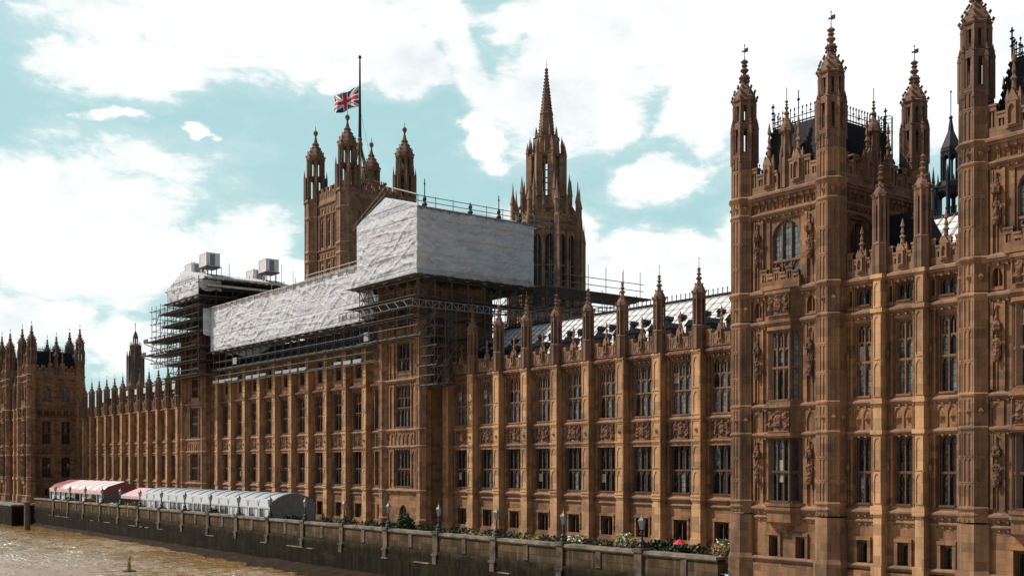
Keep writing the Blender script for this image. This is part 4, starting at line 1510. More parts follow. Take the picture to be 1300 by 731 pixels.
def centre_tower(root, cx, y0=-2.6, top=27.0, hw=4.0):
    """tower at each end of the middle block: octagonal angle shafts, three-light windows, oriel above"""
    ox, oy = root.location.x, root.location.y
    X = cx - ox
    Y = y0 - oy
    wall, st = MB(), MB()
    holes = [(-1.5, 1.5, Z_W1A, Z_W1B), (-1.5, 1.5, Z_W2A, Z_W2B), (-1.25, 1.25, 17.2, 20.4), (-0.9, 0.9, 0.0, 3.0), (-1.2, 1.2, 21.8, 25.2)]
    wall_cells(wall, -hw, hw, 0, top, 0, 0.6, holes)
    wall.box(-hw, hw, 0.65, 0.75, 0, top - .1)
    wall.box(hw - .6, hw, 0.6, 9, 0, top)
    wall.box(-hw, -hw + .6, 0.6, 9, 0, top)
    for z, d in ((Z_STR1, .28), (Z_BAND0, .24), (Z_BAND1, .26), (Z_CORN, .36), (20.9, .32)):
        q = MB()
        string_course(q, X - hw, X + hw, Y, z, d, .32, True, .5)
        q.build('course_molding', [PARA], root)
    for z0, z1 in ((Z_W1A, Z_BAND0 - .3), (Z_W2A, Z_CORN - .4), (16.7, 20.4), (21.2, top - .2)):
        for x in (-2.6, -1.75, 1.75, 2.6):
            wall.box(x - .1, x + .1, -.16, 0, z0, z1)
        for s in (-1, 1):
            a, b = sorted((s * 1.85, s * 2.5))
            arch_fill(wall, a, b, z1 - .9, z1 - .2, z1 - .01, -.1, 0, 3)
    for i in range(6):
        a = -2.4 + i * .8
        blind_panel(wall, a + .03, a + .77, Z_BAND0 + .05, Z_BAND1 - .34, 0, .1, .08)
    arch_fill(wall, -.9, .9, 1.6, 2.95, 3.0, -.02, .3, 5)
    M = Matrix.Translation((X, Y, 0))
    w2, s2 = MB(), MB()
    w2.add(wall, M)
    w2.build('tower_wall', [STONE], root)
    p1 = window_meshes(3.0, Z_W1B - Z_W1A, 4, (.47,))
    p2 = window_meshes(3.0, Z_W2B - Z_W2A, 4, (.47,), .42, 0, GLASS, .085, True)
    p3 = window_meshes(2.5, 3.2, 3, (.45,))
    place_window(p1, root, (X, Y, Z_W1A))
    place_window(p2, root, (X, Y, Z_W2A))
    place_window(p3, root, (X, Y, 17.2))
    place_window(window_meshes(2.4, 3.4, 3, (.45,)), root, (X, Y, 21.8))
    dr = MB()
    dr.box(-.88, .88, .35, .45, 0, 2.95)
    for k in range(5):
        dr.box(-.75 + k * .34, -.69 + k * .34, .31, .35, .1, 2.6)
    dr.build('door', [WOOD], root, (X, Y, 0))
    for s in (-1, 1):
        t = MB()
        r = .78
        t.lathe(0, 0, [(r * 1.2, 0), (r * 1.2, Z_PLINTH), (r * 1.05, Z_PLINTH + .2), (r * 1.05, Z_STR1 - .3)], 8)
        for za, zb, rows in ((Z_STR1 - .3, Z_BAND0, 2), (Z_BAND0, Z_BAND1, 1), (Z_BAND1, Z_CORN, 2), (Z_CORN, 20.9, 2), (20.9, top, 2)):
            panelled_octagon(t, 0, 0, r, za, zb, rows, 8, 0, .07, False)
        for z in (Z_STR1, Z_BAND0, Z_BAND1, Z_CORN, 20.9):
            t.lathe(0, 0, [(r, z - .3), (r * 1.18, z - .05), (r * 1.18, z + .03), (r, z + .16)], 8)
        t.build('angle_shaft', [TURST], root, (X + s * (hw - .2), Y + .2, 0))


centre_tower(centre, -100.9)
centre_tower(centre, -159.1)

# far pavilion: the near one again, at the far end of the front
pav_far = copy_tree(pav, (-36.7 - (227.3 - 28.6), -4.7, 0), 'twin-towered brown stone pavilion at the far end of the terrace, left of the pink awning')
for o in (pav, pav_far):
    o['group'] = 'end pavilions of the river front'

# the pale roof of the range behind the near pavilion
rr = thing('rear_range', 'low stone block with a pale plated roof glimpsed between the two near towers', 'building', (-40, 8, 0))
rb = MB()
rb.box(-12, 12, -2, 10, 0, 20.6)
rb.build('wall', [STONE], rr)
rq = MB()
rq.quad((-12.4, -2.4, 20.6), (12.4, -2.4, 20.6), (12.4, 3.8, 26.2), (-12.4, 3.8, 26.2))
rq.quad((12.4, 10, 20.6), (-12.4, 10, 20.6), (-12.4, 3.8, 26.2), (12.4, 3.8, 26.2))
rq.poly([(12.4, -2.4, 20.6), (12.4, 10, 20.6), (12.4, 3.8, 26.2)])
rq.poly([(-12.4, -2.4, 20.6), (-12.4, 10, 20.6), (-12.4, 3.8, 26.2)])
for i in range(26):
    x = -12.4 + i * .99
    rq.tube((x, -2.4, 20.66), (x, 3.8, 26.26), .06)
rro = rq.build('roof', [ROOF_PALE], rr)
rc = MB()
for i in range(60):
    x = -12 + i * .41
    rc.box(x - .03, x + .03, 3.77, 3.83, 26.2, 26.75)
    rc.diamond(x, 3.8, 26.8, .1, .12)
rc.box(-12.4, 12.4, 3.6, 4.0, 26.1, 26.3)
rc.build('ridge_cresting', [IRON], rro)

# ---------------------------------------------------------------- great square tower with the flag
def great_tower():
    X, Y, L = -300.0, 102.0, 22.0
    root = thing('square_tower', 'tall square stone tower with four domed corner turrets and a flagpole', 'tower', (X - L / 2, Y + L / 2, 0))
    h = L / 2
    wall, st = MB(), {}
    zs = [0, 30, 47, 60, 74, 88, 97]
    for rz in range(4):
        g, s = MB(), MB()
        holes = []
        for k in range(3):
            x = (k - 1) * 4.4
            holes += [(x - 1.1, x + 1.1, 62, 71), (x - 1.3, x + 1.3, 33, 57), (x - 1.0, x + 1.0, 76.5, 85.5)]
        wall_cells(g, -h + 1.5, h - 1.5, 0, 93, 0, 1.2, holes)
        g.box(-h + 1.5, h - 1.5, 1.3, 1.5, 10, 92)
        for (xa, xb, za, zb) in holes:
            arch_fill(g, xa, xb, zb - 2.4, zb - .2, zb, 0.02, .9, 4)
            xm = (xa + xb) / 2
            g.box(xm - .14, xm + .14, .3, .9, za, zb)
            g.box(xa, xb, .35, .9, (za + zb) / 2 - .15, (za + zb) / 2 + .15)
            for sx in (-1, 1):
                g.box(xm + sx * 1.75 - .22, xm + sx * 1.75 + .22, -.45, 0, za - 1, zb + 1.5)
        for x0, z0, z1 in ((0, 48, 60), (0, 72, 75), (0, 86.5, 89.5)):
            for i in range(9):
                a = -h + 2 + i * (L - 4) / 9
                blind_panel(g, a + .1, a + (L - 4) / 9 - .1, z0 + .3, z1 - .3, 0, .22, .2)
        M = Matrix.Rotation(rz * pi / 2, 4, 'Z') @ Matrix.Translation((0, -h, 0))
        for z in (32, 47, 60, 72.5, 75.5, 86.5, 90):
            s = MB()
            string_course(s, -h + 1.5, h - 1.5, 0, z, .6, .7, True, 1.4)
            st.setdefault(z, MB()).add(s, M)
        battlement(g, -h + 3, h - 3, -.3, 90.2, 5.0, True, 1.5, 0, .6)
        wall.add(g, M)
    wall.build('wall', [TOWERST], root)
    for q in st.values():
        q.build('course_molding', [PARA], root)
    t = MB()
    r = 3.3
    for za, zb, rows in ((0, 32, 2), (32, 47, 1), (47, 60, 2), (60, 72, 2), (72, 87, 2), (87, 92.5, 1)):
        panelled_octagon(t, 0, 0, r, za, zb, rows, 8, 0, .3, True)
    for z in (32, 47, 60, 72.5, 75.5, 86.5, 92):
        t.lathe(0, 0, [(r, z - .9), (r * 1.12, z - .3), (r * 1.12, z + .1), (r, z + .6)], 8)
    tm = t.mesh('turret', [TOWERST])
    b = MB()
    open_stage(b, 0, 0, r * .98, 92.3, 99.6, 8, .75, 0, False)
    open_stage(b, 0, 0, r * .74, 99.9, 105.2, 8, .56, 0, False)
    for j in range(8):
        a = pi / 8 + j * pi / 4
        b.lathe(cos(a) * r * 1.08, sin(a) * r * 1.08, [(.3, 91), (.3, 99.8), (.02, 102.4)], 4, a)
    prof = [(r * .86, 105.2), (r * .93, 105.7), (r * .90, 106.8), (r * .74, 108.1), (r * .48, 109.3), (r * .26, 110.6), (r * .13, 112.4), (.18, 113.8)]
    b.lathe(0, 0, prof, 8)
    for rr_, zz in ((r * .9, 106.7), (r * .72, 108.2), (r * .45, 109.5), (r * .25, 110.8)):
        for j in range(8):
            a = pi / 8 + j * pi / 4
            b.diamond(cos(a) * (rr_ + .1), sin(a) * (rr_ + .1), zz, .3, .4)
    bm_ = b.mesh('belfry', [SOOT])
    f = MB()
    f.lathe(0, 0, [(.2, 113.4), (.5, 113.8), (.75, 114.3), (.75, 114.8), (.4, 115.3), (.1, 115.5)], 8)
    f.tube((0, 0, 115.3), (0, 0, 116.8), .1)
    fm = f.mesh('finial', [GOLD])
    for sx in (-1, 1):
        for sy in (-1, 1):
            o = link('turret', tm, root, (sx * (h - .6), sy * (h - .6), 0))
            bo = link('belfry', bm_, o)
            link('finial', fm, bo)
    # iron roof, gilded lantern that carries the pole
    rf = MB()
    rf.loft([[(-8, -8, 90), (8, -8, 90), (8, 8, 90), (-8, 8, 90)], [(-5.6, -5.6, 94.5), (5.6, -5.6, 94.5), (5.6, 5.6, 94.5), (-5.6, 5.6, 94.5)]])
    rf.build('roof', [SLATE_DARK], root)
    cr = MB()
    for rz in range(4):
        g = MB()
        for k in range(16):
            x = -6 + k * .8
            g.box(x - .13, x + .13, -.15, .15, 92.0, 97.0)
            g.diamond(x, 0, 97.4, .3, .7)
        g.box(-6.3, 6.3, -.2, .2, 95.4, 96)
        g.box(-6.3, 6.3, -.2, .2, 93.4, 94)
        cr.add(g, Matrix.Rotation(rz * pi / 2, 4, 'Z') @ Matrix.Translation((0, -6.2, 0)))
    cr.build('gilded_parapet', [GOLD], root)
    la = MB()
    for j in range(8):
        a = pi / 8 + j * pi / 4
        pts = [(4.6, 97), (3.3, 100.5), (2.0, 104), (.9, 108), (.35, 111)]
        for (r0, z0), (r1, z1) in zip(pts, pts[1:]):
            la.tube((cos(a) * r0, sin(a) * r0, z0), (cos(a) * r1, sin(a) * r1, z1), .24)
        la.lathe(cos(a) * 4.5, sin(a) * 4.5, [(.4, 93), (.4, 99), (.02, 102.5)], 4, a)
        b2 = a + pi / 4
        for rr_, zz in ((4.6, 98.4), (2.7, 102.4)):
            la.tube((cos(a) * rr_, sin(a) * rr_, zz), (cos(b2) * rr_, sin(b2) * rr_, zz), .2)
    la.lathe(0, 0, [(.8, 109.4), (.95, 110.6), (.6, 111.4), (.8, 112.2), (.3, 113)], 8)
    la.build('flagpole_crown', [GOLD], root)
    po = MB()
    po.lathe(0, 0, [(.55, 92), (.55, 112), (.40, 123), (.24, 138)], 8)
    po.lathe(0, 0, [(.1, 137.8), (.5, 138.2), (.5, 138.7), (.1, 139.2)], 8)
    for dx, dy in ((-5, 3), (5, -3), (2, 5)):
        po.tube((0, 0, 122), (dx, dy, 97), .045)
    po.build('flagpole', [IRON], root)
    return root


gt = great_tower()


def union_flag():
    root_loc = Vector((gt.location.x, gt.location.y, 0))
    W, Hh, nx, nz = 10.4, 6.6, 72, 44
    mb = MB()
    d = -RGT.copy()                                   # streams out towards the far end
    d = (d * .93 + FWD * .37).normalized()
    side = Vector((-d.y, d.x, 0))
    for k in range(nz + 1):
        for i in range(nx + 1):
            u, v = i / nx, k / nz
            wv = sin(u * 10 + v * 1.8) * .95 * u + sin(u * 19 - v * 2.6) * .35 * u
            p = d * (u * W * (1 - .08 * u) + .45) + side * wv
            z = v * Hh * (1 - .20 * u) - .10 * W * u + .65 * u * sin(u * 7 + v * 1.2) + 122.6
            z += -1.6 * u * u * (1 - v)* 0.2
            mb.v.append((p.x, p.y, z))
    for k in range(nz):
        for i in range(nx):
            a = k * (nx + 1) + i
            mb.f.append((a, a + 1, a + nx + 2, a + nx + 1))
            x, y = ((i + .5) / nx - .5) * 60, ((k + .5) / nz - .5) * 30
            c = 0
            # white and red saltires, counterchanged, then the cross
            for sg in (1, -1):
                q = (y - sg * x * .5) / hypot(1, .5)
                if abs(q) < 3:
                    c = 2
            for sg in (1, -1):
                q = (y - sg * x * .5) / hypot(1, .5)
                side_ok = (q * (1 if x > 0 else -1) * sg)
                if abs(q) < 2 and side_ok < 0:
                    c = 1
            if abs(x) < 5 or abs(y) < 5:
                c = 2
            if abs(x) < 3 or abs(y) < 3:
                c = 1
            mb.mi.append(c)
    o = mb.build('flag', [FLAG_B, FLAG_R, FLAG_W], None, (root_loc.x, root_loc.y, 0), True)
    tag(o, 'red white and blue Union flag flying at half mast from the square tower', 'flag')


union_flag()


# ---------------------------------------------------------------- octagonal spire tower
def spire_tower():
    X, Y = -143.35, 52.45
    root = thing('spire_tower', 'octagonal stone lantern tower with tall pointed spire behind the big white tent', 'tower', (X, Y, 0))
    R0 = 5.75
    wall, st = MB(), {}
    zt = 47.2
    side = 2 * R0 * sin(pi / 8)
    apo = R0 * cos(pi / 8)
    glass = MB()
    for j in range(8):
        g, s = MB(), MB()
        hw = side / 2
        holes = []
        for x in (-.98, .98):
            holes.append((x - .68, x + .68, 33.2, 45.2))
        wall_cells(g, -hw, hw, 14, zt, 0, .7, holes)
        for (xa, xb, za, zb) in holes:
            arch_fill(g, xa, xb, zb - 1.5, zb - .1, zb, .02, .5, 5)
            g.box((xa + xb) / 2 - .08, (xa + xb) / 2 + .08, .2, .5, za, zb)
            for zz in (36.5, 40):
                g.box(xa, xb, .22, .5, zz - .12, zz + .12)
            for sx in (-1, 1):
                xm = (xa + xb) / 2 + sx * .86
                g.box(xm - .1, xm + .1, -.2, 0, za - .5, zb + .8)
            glass.add(rot_mb(_quad_mb(xa, xb, za, zb, .55), 0, (0, 0, 0)), Matrix.Rotation(j * pi / 4, 4, 'Z') @ Matrix.Translation((0, -apo, 0)))
        for z in (32.6, 46.2, 47.3):
            s = MB()
            string_course(s, -hw, hw, 0, z, .35, .4, True, .7)
            st.setdefault(z, MB()).add(s, Matrix.Rotation(j * pi / 4, 4, 'Z') @ Matrix.Translation((0, -apo, 0)))
        battlement(g, -hw + .2, hw - .2, -.1, 47.4, 1.5, True, .8, 0, .35)
        # upper lantern
        M = Matrix.Rotation(j * pi / 4, 4, 'Z') @ Matrix.Translation((0, -apo, 0))
        wall.add(g, M)
        a = -pi / 2 + pi / 8 + j * pi / 4
        x, y = cos(a) * R0 * 1.02, sin(a) * R0 * 1.02
        wall.lathe(x, y, [(.55, 14), (.55, 48), (.42, 48.4), (.42, 50.5), (.55, 50.7), (.2, 52.2), (.03, 54.2)], 6, a)
        x2, y2 = cos(a) * R0 * 1.16, sin(a) * R0 * 1.16
        wall.lathe(x2, y2, [(.32, 14), (.32, 44.5), (.40, 44.7), (.12, 46.5), (.02, 48)], 4, a)
        wall.lathe(cos(a) * 4.3, sin(a) * 4.3, [(.3, 47), (.3, 52.5), (.38, 52.7), (.02, 55.6)], 4, a)
        am = a + pi / 8
        wall.lathe(cos(am) * R0 * .93, sin(am) * R0 * .93, [(.26, 47), (.26, 49.6), (.34, 49.8), (.02, 52)], 4, am)
        # flying buttresses to the lantern
        wall.tube((cos(a) * R0 * .98, sin(a) * R0 * .98, 48.6), (cos(a) * 3.3, sin(a) * 3.3, 52.5), .22)
    wall.build('wall', [TOWERST], root)
    for q in st.values():
        q.build('course_molding', [PARA], root)
    glass.build('window_glass', [GLASS], root)
    up = MB()
    r1 = 2.95
    up.lathe(0, 0, [(5.2, 47.4), (4.2, 48.6), (3.75, 48.8), (3.65, 51.6)], 8)
    for j in range(8):
        a = pi / 8 + j * pi / 4
        b = a + pi / 8
        up.box  # small arched lights low in the drum
        g = MB()
        g.box(-.45, .45, -.12, .1, 49.3, 51.0)
        arch_fill(g, -.45, .45, 50.2, 51.2, 51.5, -.2, 0, 4)
        up.add(g, Matrix.Rotation(b + pi / 2, 4, 'Z') @ Matrix.Translation((0, -3.5, 0)))
    open_stage(up, 0, 0, r1, 51.8, 58.9, 8, .72, 0, False)
    up.lathe(0, 0, [(r1 * .98, 58.6), (r1 * 1.05, 59), (r1 * .9, 59.3)], 8)
    for j in range(8):
        a = pi / 8 + j * pi / 4
        for rr_, z0, z1, w in ((r1 * 1.13, 51, 60.2, .26), (r1 * .98, 59, 61.2, .22), (r1 * .62, 60, 63.2, .20)):
            x, y = cos(a) * rr_, sin(a) * rr_
            up.lathe(x, y, [(w, z0), (w, z1 - 1), (w * 1.3, z1 - .9), (.02, z1 + .9)], 4, a)
            up.diamond(x, y, z1 - .2, w * 1.1, .2)
        b = a + pi / 8
        up.lathe(cos(b) * r1 * .95, sin(b) * r1 * .95, [(.16, 58.8), (.16, 60.2), (.02, 61.6)], 4, b)
        # glazing bars inside the openings
        c = b
        up.tube((cos(c) * r1 * .9, sin(c) * r1 * .9, 52), (cos(c) * r1 * .9, sin(c) * r1 * .9, 58), .10)
        for zz in (54.1, 56.2):
            p, q = a, a + pi / 4
            up.tube((cos(p) * r1 * .92, sin(p) * r1 * .92, zz), (cos(q) * r1 * .92, sin(q) * r1 * .92, zz), .10)
    up.lathe(0, 0, [(2.3, 59), (2.25, 61.8), (2.4, 62), (1.75, 62.2)], 8)
    up.build('lantern', [TOWERST], root)
    sp = MB()
    sp.lathe(0, 0, [(1.55, 61.4), (1.06, 66.0), (1.20, 66.1), (1.20, 66.35), (.96, 66.5), (.54, 70.2), (.62, 70.35), (.48, 70.5), (.16, 73.4), (.34, 73.7), (.12, 74.0)], 8)
    for j in range(8):
        a = pi / 8 + j * pi / 4
        for k in range(22):
            t = k / 21
            z = 61.8 + t * 11.4
            r = 1.55 - (z - 61.4) * (1.55 - .16) / (73.4 - 61.4)
            sp.diamond(cos(a) * (r + .06), sin(a) * (r + .06), z, .13, .17)
    sp.tube((0, 0, 73.8), (0, 0, 75.3), .05)
    sp.build('spire', [SOOT], root)
    return root


def _quad_mb(xa, xb, za, zb, y):
    m = MB()
    m.quad((xa, y, za), (xb, y, za), (xb, y, zb), (xa, y, zb))
    return m


spire_tower()


def dark_lantern():
    x, y = -56.6, 30.0
    root = thing('lantern_turret', 'small blackened octagonal lantern turret showing between the two near towers', 'turret', (x, y, 0))
    b = MB()
    b.lathe(0, 0, [(1.9, 0), (1.9, 29.5), (2.05, 29.6), (2.05, 30.0), (1.75, 30.2)], 8)
    for j in range(8):
        a = pi / 8 + j * pi / 4
        b.lathe(cos(a) * 1.9, sin(a) * 1.9, [(.16, 20), (.16, 33.4), (.2, 33.5), (.02, 35)], 4, a)
        b.diamond(cos(a) * 1.9, sin(a) * 1.9, 33.6, .22, .2)
    open_stage(b, 0, 0, 1.55, 30.0, 33.0, 8, .17, 0, False)
    b.lathe(0, 0, [(1.55, 33), (1.4, 33.6), (.95, 33.8)], 8)
    b.build('drum', [IRON], root)
    u = MB()
    open_stage(u, 0, 0, .78, 33.6, 36.4, 8, .10, 0, True)
    u.lathe(0, 0, [(.95, 36.5), (.92, 36.9), (.6, 37.7), (.28, 38.5), (.12, 39.6), (.2, 39.8), (.03, 40)], 8)
    u.tube((0, 0, 39.8), (0, 0, 42.2), .045)
    u.diamond(0, 0, 42.2, .12, .16)
    u.build('cupola', [IRON], root)


dark_lantern()


def distant_tower():
    # slender stepped tower far beyond the front
    Z = 330.0
    Xc = (172 - 650) / 1400 * Z
    p = Vector((0, -BACK, 0)) + FWD * Z + RGT * Xc
    k = Z / 1400

    def zz(py):
        return EYE + (590 - py) * k
    root = thing('distant_tower', 'grey brown stepped tower with a small open lantern far beyond the far wing', 'tower', (p.x, p.y, 0))
    b = MB()
    b.lathe(0, 0, [(11 * k, 0), (11 * k, zz(500)), (9.6 * k, zz(455)), (10.2 * k, zz(454)), (9.2 * k, zz(452))], 8)
    for j in range(8):
        a = pi / 8 + j * pi / 4
        b.lathe(cos(a) * 10 * k, sin(a) * 10 * k, [(1.0 * k, 0), (1.0 * k, zz(452)), (.1 * k, zz(445))], 4, a)
    b.build('shaft', [HAZEST], root)
    c = MB()
    c.lathe(0, 0, [(7 * k, zz(453)), (6.4 * k, zz(440)), (6.8 * k, zz(439)), (4 * k, zz(437))], 8)
    for j in range(8):
        a = pi / 8 + j * pi / 4
        c.lathe(cos(a) * 6.4 * k, sin(a) * 6.4 * k, [(.8 * k, zz(455)), (.8 * k, zz(440)), (.1 * k, zz(433))], 4, a)
    open_stage(c, 0, 0, 2.9 * k, zz(437), zz(428), 6, .6 * k, 0, False)
    c.lathe(0, 0, [(3.2 * k, zz(428)), (2.2 * k, zz(424)), (.5 * k, zz(420))], 8)
    c.tube((0, 0, zz(421)), (0, 0, zz(410)), .35 * k)
    c.diamond(0, 0, zz(411.5), 1.0 * k, 1.0 * k)
    c.build('lantern', [HAZEST], root)


distant_tower()


# ---------------------------------------------------------------- scaffolds and sheeting
def sheet_grid(mb, O, U, V, N, nu, nv, seed, lift=2.0, amp=0.26):
    """sagging reinforced sheeting over lifts of tube: pulled in at every lift, creased along the pull lines"""
    off = Vector((seed * 13.7, seed * 5.1, seed * 2.3))
    Lu, Lv = U.length, V.length
    n0 = len(mb.v)
    for k in range(nv + 1):
        for i in range(nu + 1):
            u, v = i / nu, k / nv
            q = Vector((u * Lu, 0, v * Lv))
            wob = noise.noise(Vector((q.x * .30, q.z * .55, 0)) + off)
            # tiers of cloth tied back at every lift, pulled into sharp diagonal creases between the ties
            t = (q.z / lift + .07 * wob) % 1.0
            belly = sin(pi * t) ** 0.5
            tb = (q.x / 2.45 + .10 * wob) % 1.0
            tie = abs(sin(pi * tb)) ** 0.4

            def ridge(x, y, sd):
                n_ = abs(noise.noise(Vector((x, y, sd)) + off))
                return (1 - min(1.0, n_ * 3.4)) ** 1.4
            d1, d2 = q.x * .55 + q.z * .95, q.x * .62 - q.z * .9
            r1 = ridge(d1 * .75, d2 * .20, 0)
            r2 = ridge(d2 * .80, d1 * .22, 7)
            r3 = ridge(q.z * 1.15 + wob * .5, q.x * .16, 13)
            r4 = ridge(q.x * 1.3 + q.z * .7, q.z * 1.2 - q.x * .5, 19)
            broad = noise.noise(Vector((q.x * .22, q.z * .4, 31)) + off)
            edge = min(1.0, 9 * min(u, 1 - u, v, 1 - v) + .2)
            h = amp * (.55 * belly * (.5 + .5 * tie) + .62 * r1 + .62 * r2 + .70 * r3 + .40 * r4 + .8 * broad - .3) * edge
            sag = .30 * abs(sin(pi * (q.x / 2.45 + .3 * wob))) * (1 - v) ** 10
            q_off = V.normalized() * (-sag + .10 * wob * v ** 12)
            p = O + U * u + V * v + N * h + q_off
            mb.v.append(tuple(p))
    for k in range(nv):
        for i in range(nu):
            a = n0 + k * (nu + 1) + i
            mb.f.append((a, a + 1, a + nu + 2, a + nu + 1))
            mb.mi.append(0)


def tube_frame(mb, xs, ys, zs, r=.055, diag=True, jit=.0, seed=1):
    rnd = random.Random(seed)
    for x in xs:
        for y in ys:
            mb.tube((x, y, zs[0]), (x, y, zs[-1] + rnd.uniform(.2, 1.2)), r)
    for z in zs:
        for y in ys:
            mb.tube((xs[0] - .4, y, z), (xs[-1] + .4, y, z), r)
        for x in xs:
            mb.tube((x, ys[0] - .4, z + .06), (x, ys[-1] + .4, z + .06), r)
    for za, zb in zip(zs, zs[1:]):
        for y in ys[:1] + ys[-1:]:
            mb.tube((xs[0], y, za + 1), (xs[-1], y, za + 1), r * .9)
        for x in xs[:1] + xs[-1:]:
            mb.tube((x, ys[0], za + 1), (x, ys[-1], za + 1), r * .9)
        if diag:
            for i in range(len(xs) - 1):
                if rnd.random() < .5:
                    mb.tube((xs[i], ys[0], za), (xs[i + 1], ys[0], zb), r * .9)
            for i in range(len(ys) - 1):
                if rnd.random() < .5:
                    mb.tube((xs[-1], ys[i], za), (xs[-1], ys[i + 1], zb), r * .9)


def deck(mb, x0, x1, y0, y1, z, along='x', seed=0):
    rnd = random.Random(seed)
    if along == 'x':
        n = max(1, int((y1 - y0) / .26))
        for i in range(n):
            y = y0 + i * (y1 - y0) / n
            mb.box(x0 - rnd.uniform(0, .5), x1 + rnd.uniform(0, .5), y, y + (y1 - y0) / n - .02, z, z + .06)
    else:
        n = max(1, int((x1 - x0) / .26))
        for i in range(n):
            x = x0 + i * (x1 - x0) / n
            mb.box(x, x + (x1 - x0) / n - .02, y0 - rnd.uniform(0, .5), y1 + rnd.uniform(0, .5), z, z + .06)


def lattice(mb, p, q, h=.8, r=.06, step=.9):
    p, q = Vector(p), Vector(q)
    up = Vector((0, 0, h))
    mb.tube(p, q, r)
    mb.tube(p + up, q + up, r)
    n = max(2, int((q - p).length / step))
    for i in range(n):
        a, b = p.lerp(q, i / n), p.lerp(q, (i + 1) / n)
        mb.tube(a, a + up, r * .7)
        if i % 2:
            mb.tube(a, b + up, r * .7)
        else:
            mb.tube(a + up, b, r * .7)


def frange(a, b, n):
    return [a + (b - a) * i / (n - 1) for i in range(n)]


def big_tent():
    """near scaffold: sheeted box with a shallow gable over the near tower of the middle block"""
    xa, xb, ya, yb = -106.6, -94.5, -5.0, 10.2
    z0, z1, za = 26.7, 33.5, 35.5
    ox, oy = (xa + xb) / 2, (ya + yb) / 2
    root = thing('sheeted_scaffold', 'large box of creased white sheeting with low gable on dark scaffold before the spire', 'scaffold', (ox, oy, 0))

    def rel(m):
        for i, v in enumerate(m.v):
            m.v[i] = (v[0] - ox, v[1] - oy, v[2])
        return m
    s = MB()
    hx = (xb - xa)
    # front under the eaves line, then the gable
    sheet_grid(s, Vector((xa, ya, z0)), Vector((hx, 0, 0)), Vector((0, 0, z1 - z0)), Vector((0, -1, 0)), 150, 100, 1, 1.7, .15)
    sheet_grid(s, Vector((xb, ya, z0)), Vector((0, yb - ya, 0)), Vector((0, 0, z1 - z0)), Vector((1, 0, 0)), 180, 100, 2, 1.7, .42)
    sheet_grid(s, Vector((xa, yb, z0)), Vector((0, ya - yb, 0)), Vector((0, 0, z1 - z0)), Vector((-1, 0, 0)), 60, 30, 3, 1.7, .3)
    sheet_grid(s, Vector((xb, yb, z0)), Vector((xa - xb, 0, 0)), Vector((0, 0, z1 - z0)), Vector((0, 1, 0)), 60, 30, 4, 1.7, .3)
    xm = (xa + xb) / 2
    n0 = len(s.v)
    s.v += [(xa, ya - .02, z1), (xb, ya - .02, z1), (xm, ya - .02, za), (xa, yb, z1), (xb, yb, z1), (xm, yb, za)]
    s.f += [(n0, n0 + 1, n0 + 2), (n0 + 3, n0 + 5, n0 + 4), (n0, n0 + 2, n0 + 5, n0 + 3), (n0 + 1, n0 + 4, n0 + 5, n0 + 2)]
    s.mi += [0] * 4
    rel(s).build('sheeting', [SHEET], root, (0, 0, 0), True)
    t = MB()
    xs, ys = frange(xa + .2, xb - .1, 7), frange(ya + .2, yb - .2, 8)
    tube_frame(t, xs, ys, [20.5, 22.4, 24.3, 26.2], .06, True, 0, 5)
    # raking struts that carry the cantilever
    for y in ys:
        t.tube((xb - .1, y, 26.2), (xb - 2.2, y, 22.0), .06)
    for x in xs:
        t.tube((x, ya + .1, 26.4), (x, ya + 2.3, 22.6), .06)
    # bay of scaffold down the re-entrant corner against the wing
    tube_frame(t, frange(-96.2, -93.4, 3), frange(-3.6, -.9, 3), [15.4, 17.4, 19.4, 21.4, 22.6], .05, True, 0, 8)
    # back run beyond the tent, over the roof of the wing
    tube_frame(t, frange(-97.5, -92.5, 3), frange(10.5, 24, 6), [19, 21, 23, 25, 26.6], .055, True, 0, 9)
    for y in frange(11, 24.5, 6):
        t.tube((-92.4, y, 26.4), (-92.4, y, 29.6), .05)
    for z in (27.4, 28.2):
        t.tube((-92.4, 10, z), (-92.4, 25, z), .045)
    rel(t).build('tube_frame', [STEEL_D], root)
    for z, x0, x1, y0, y1 in ((26.45, xa - .8, xb + .9, ya - .9, yb + .6), (24.35, xa - 1.4, xb + .5, ya - .7, ya + 2.2), (22.5, xa - .4, xb - .3, ya - .3, ya + 1.8)):
        d = MB()
        deck(d, x0, x1, y0, y1, z, 'x', int(z))
        rel(d).build('deck', [PLANK], root)
    d = MB()
    deck(d, -98.2, -91.8, 10.0, 26.0, 26.5, 'y', 4)
    rel(d).build('deck', [PLANK], root)
    d = MB()
    deck(d, xb - 2.4, xb + .2, ya, yb, 24.3, 'y', 4)
    rel(d).build('deck', [PLANK], root)
    for z in (15.4, 19.4):
        d = MB()
        deck(d, -96.2, -93.5, -3.5, -1.0, z + .1, 'x', int(z))
        rel(d).build('deck', [PLANK], root)
    for p, q in (((xb + .15, ya - .6, 23.3), (xb + .15, 21, 23.3)), ((xa - 3.0, ya - .6, 23.35), (xb, ya - .6, 23.35)), ((-96.5, 1.6, 19.2), (-91.2, 1.6, 19.9))):
        g = MB()
        lattice(g, p, q, .72, .055, .80)
        rel(g).build('lattice_girder', [STEEL_D if p[1] == q[1] else ALLOY], root)
    # handrail along the ridge and the raking one on the gable
    h = MB()
    for y in frange(ya + .3, yb + 2.5, 9):
        h.tube((xb - .25, y, z1 - .2), (xb - .25, y, z1 + 1.3), .045)
    for z in (z1 + .65, z1 + 1.2):
        h.tube((xb - .25, ya, z), (xb - .25, yb + 3, z), .045)
    h.tube((xa - .8, ya, z1 + .1), (xm, ya, za + 1.2), .06)
    h.tube((xa - .8, ya, z1 - .3), (xm, ya, za + .5), .06)
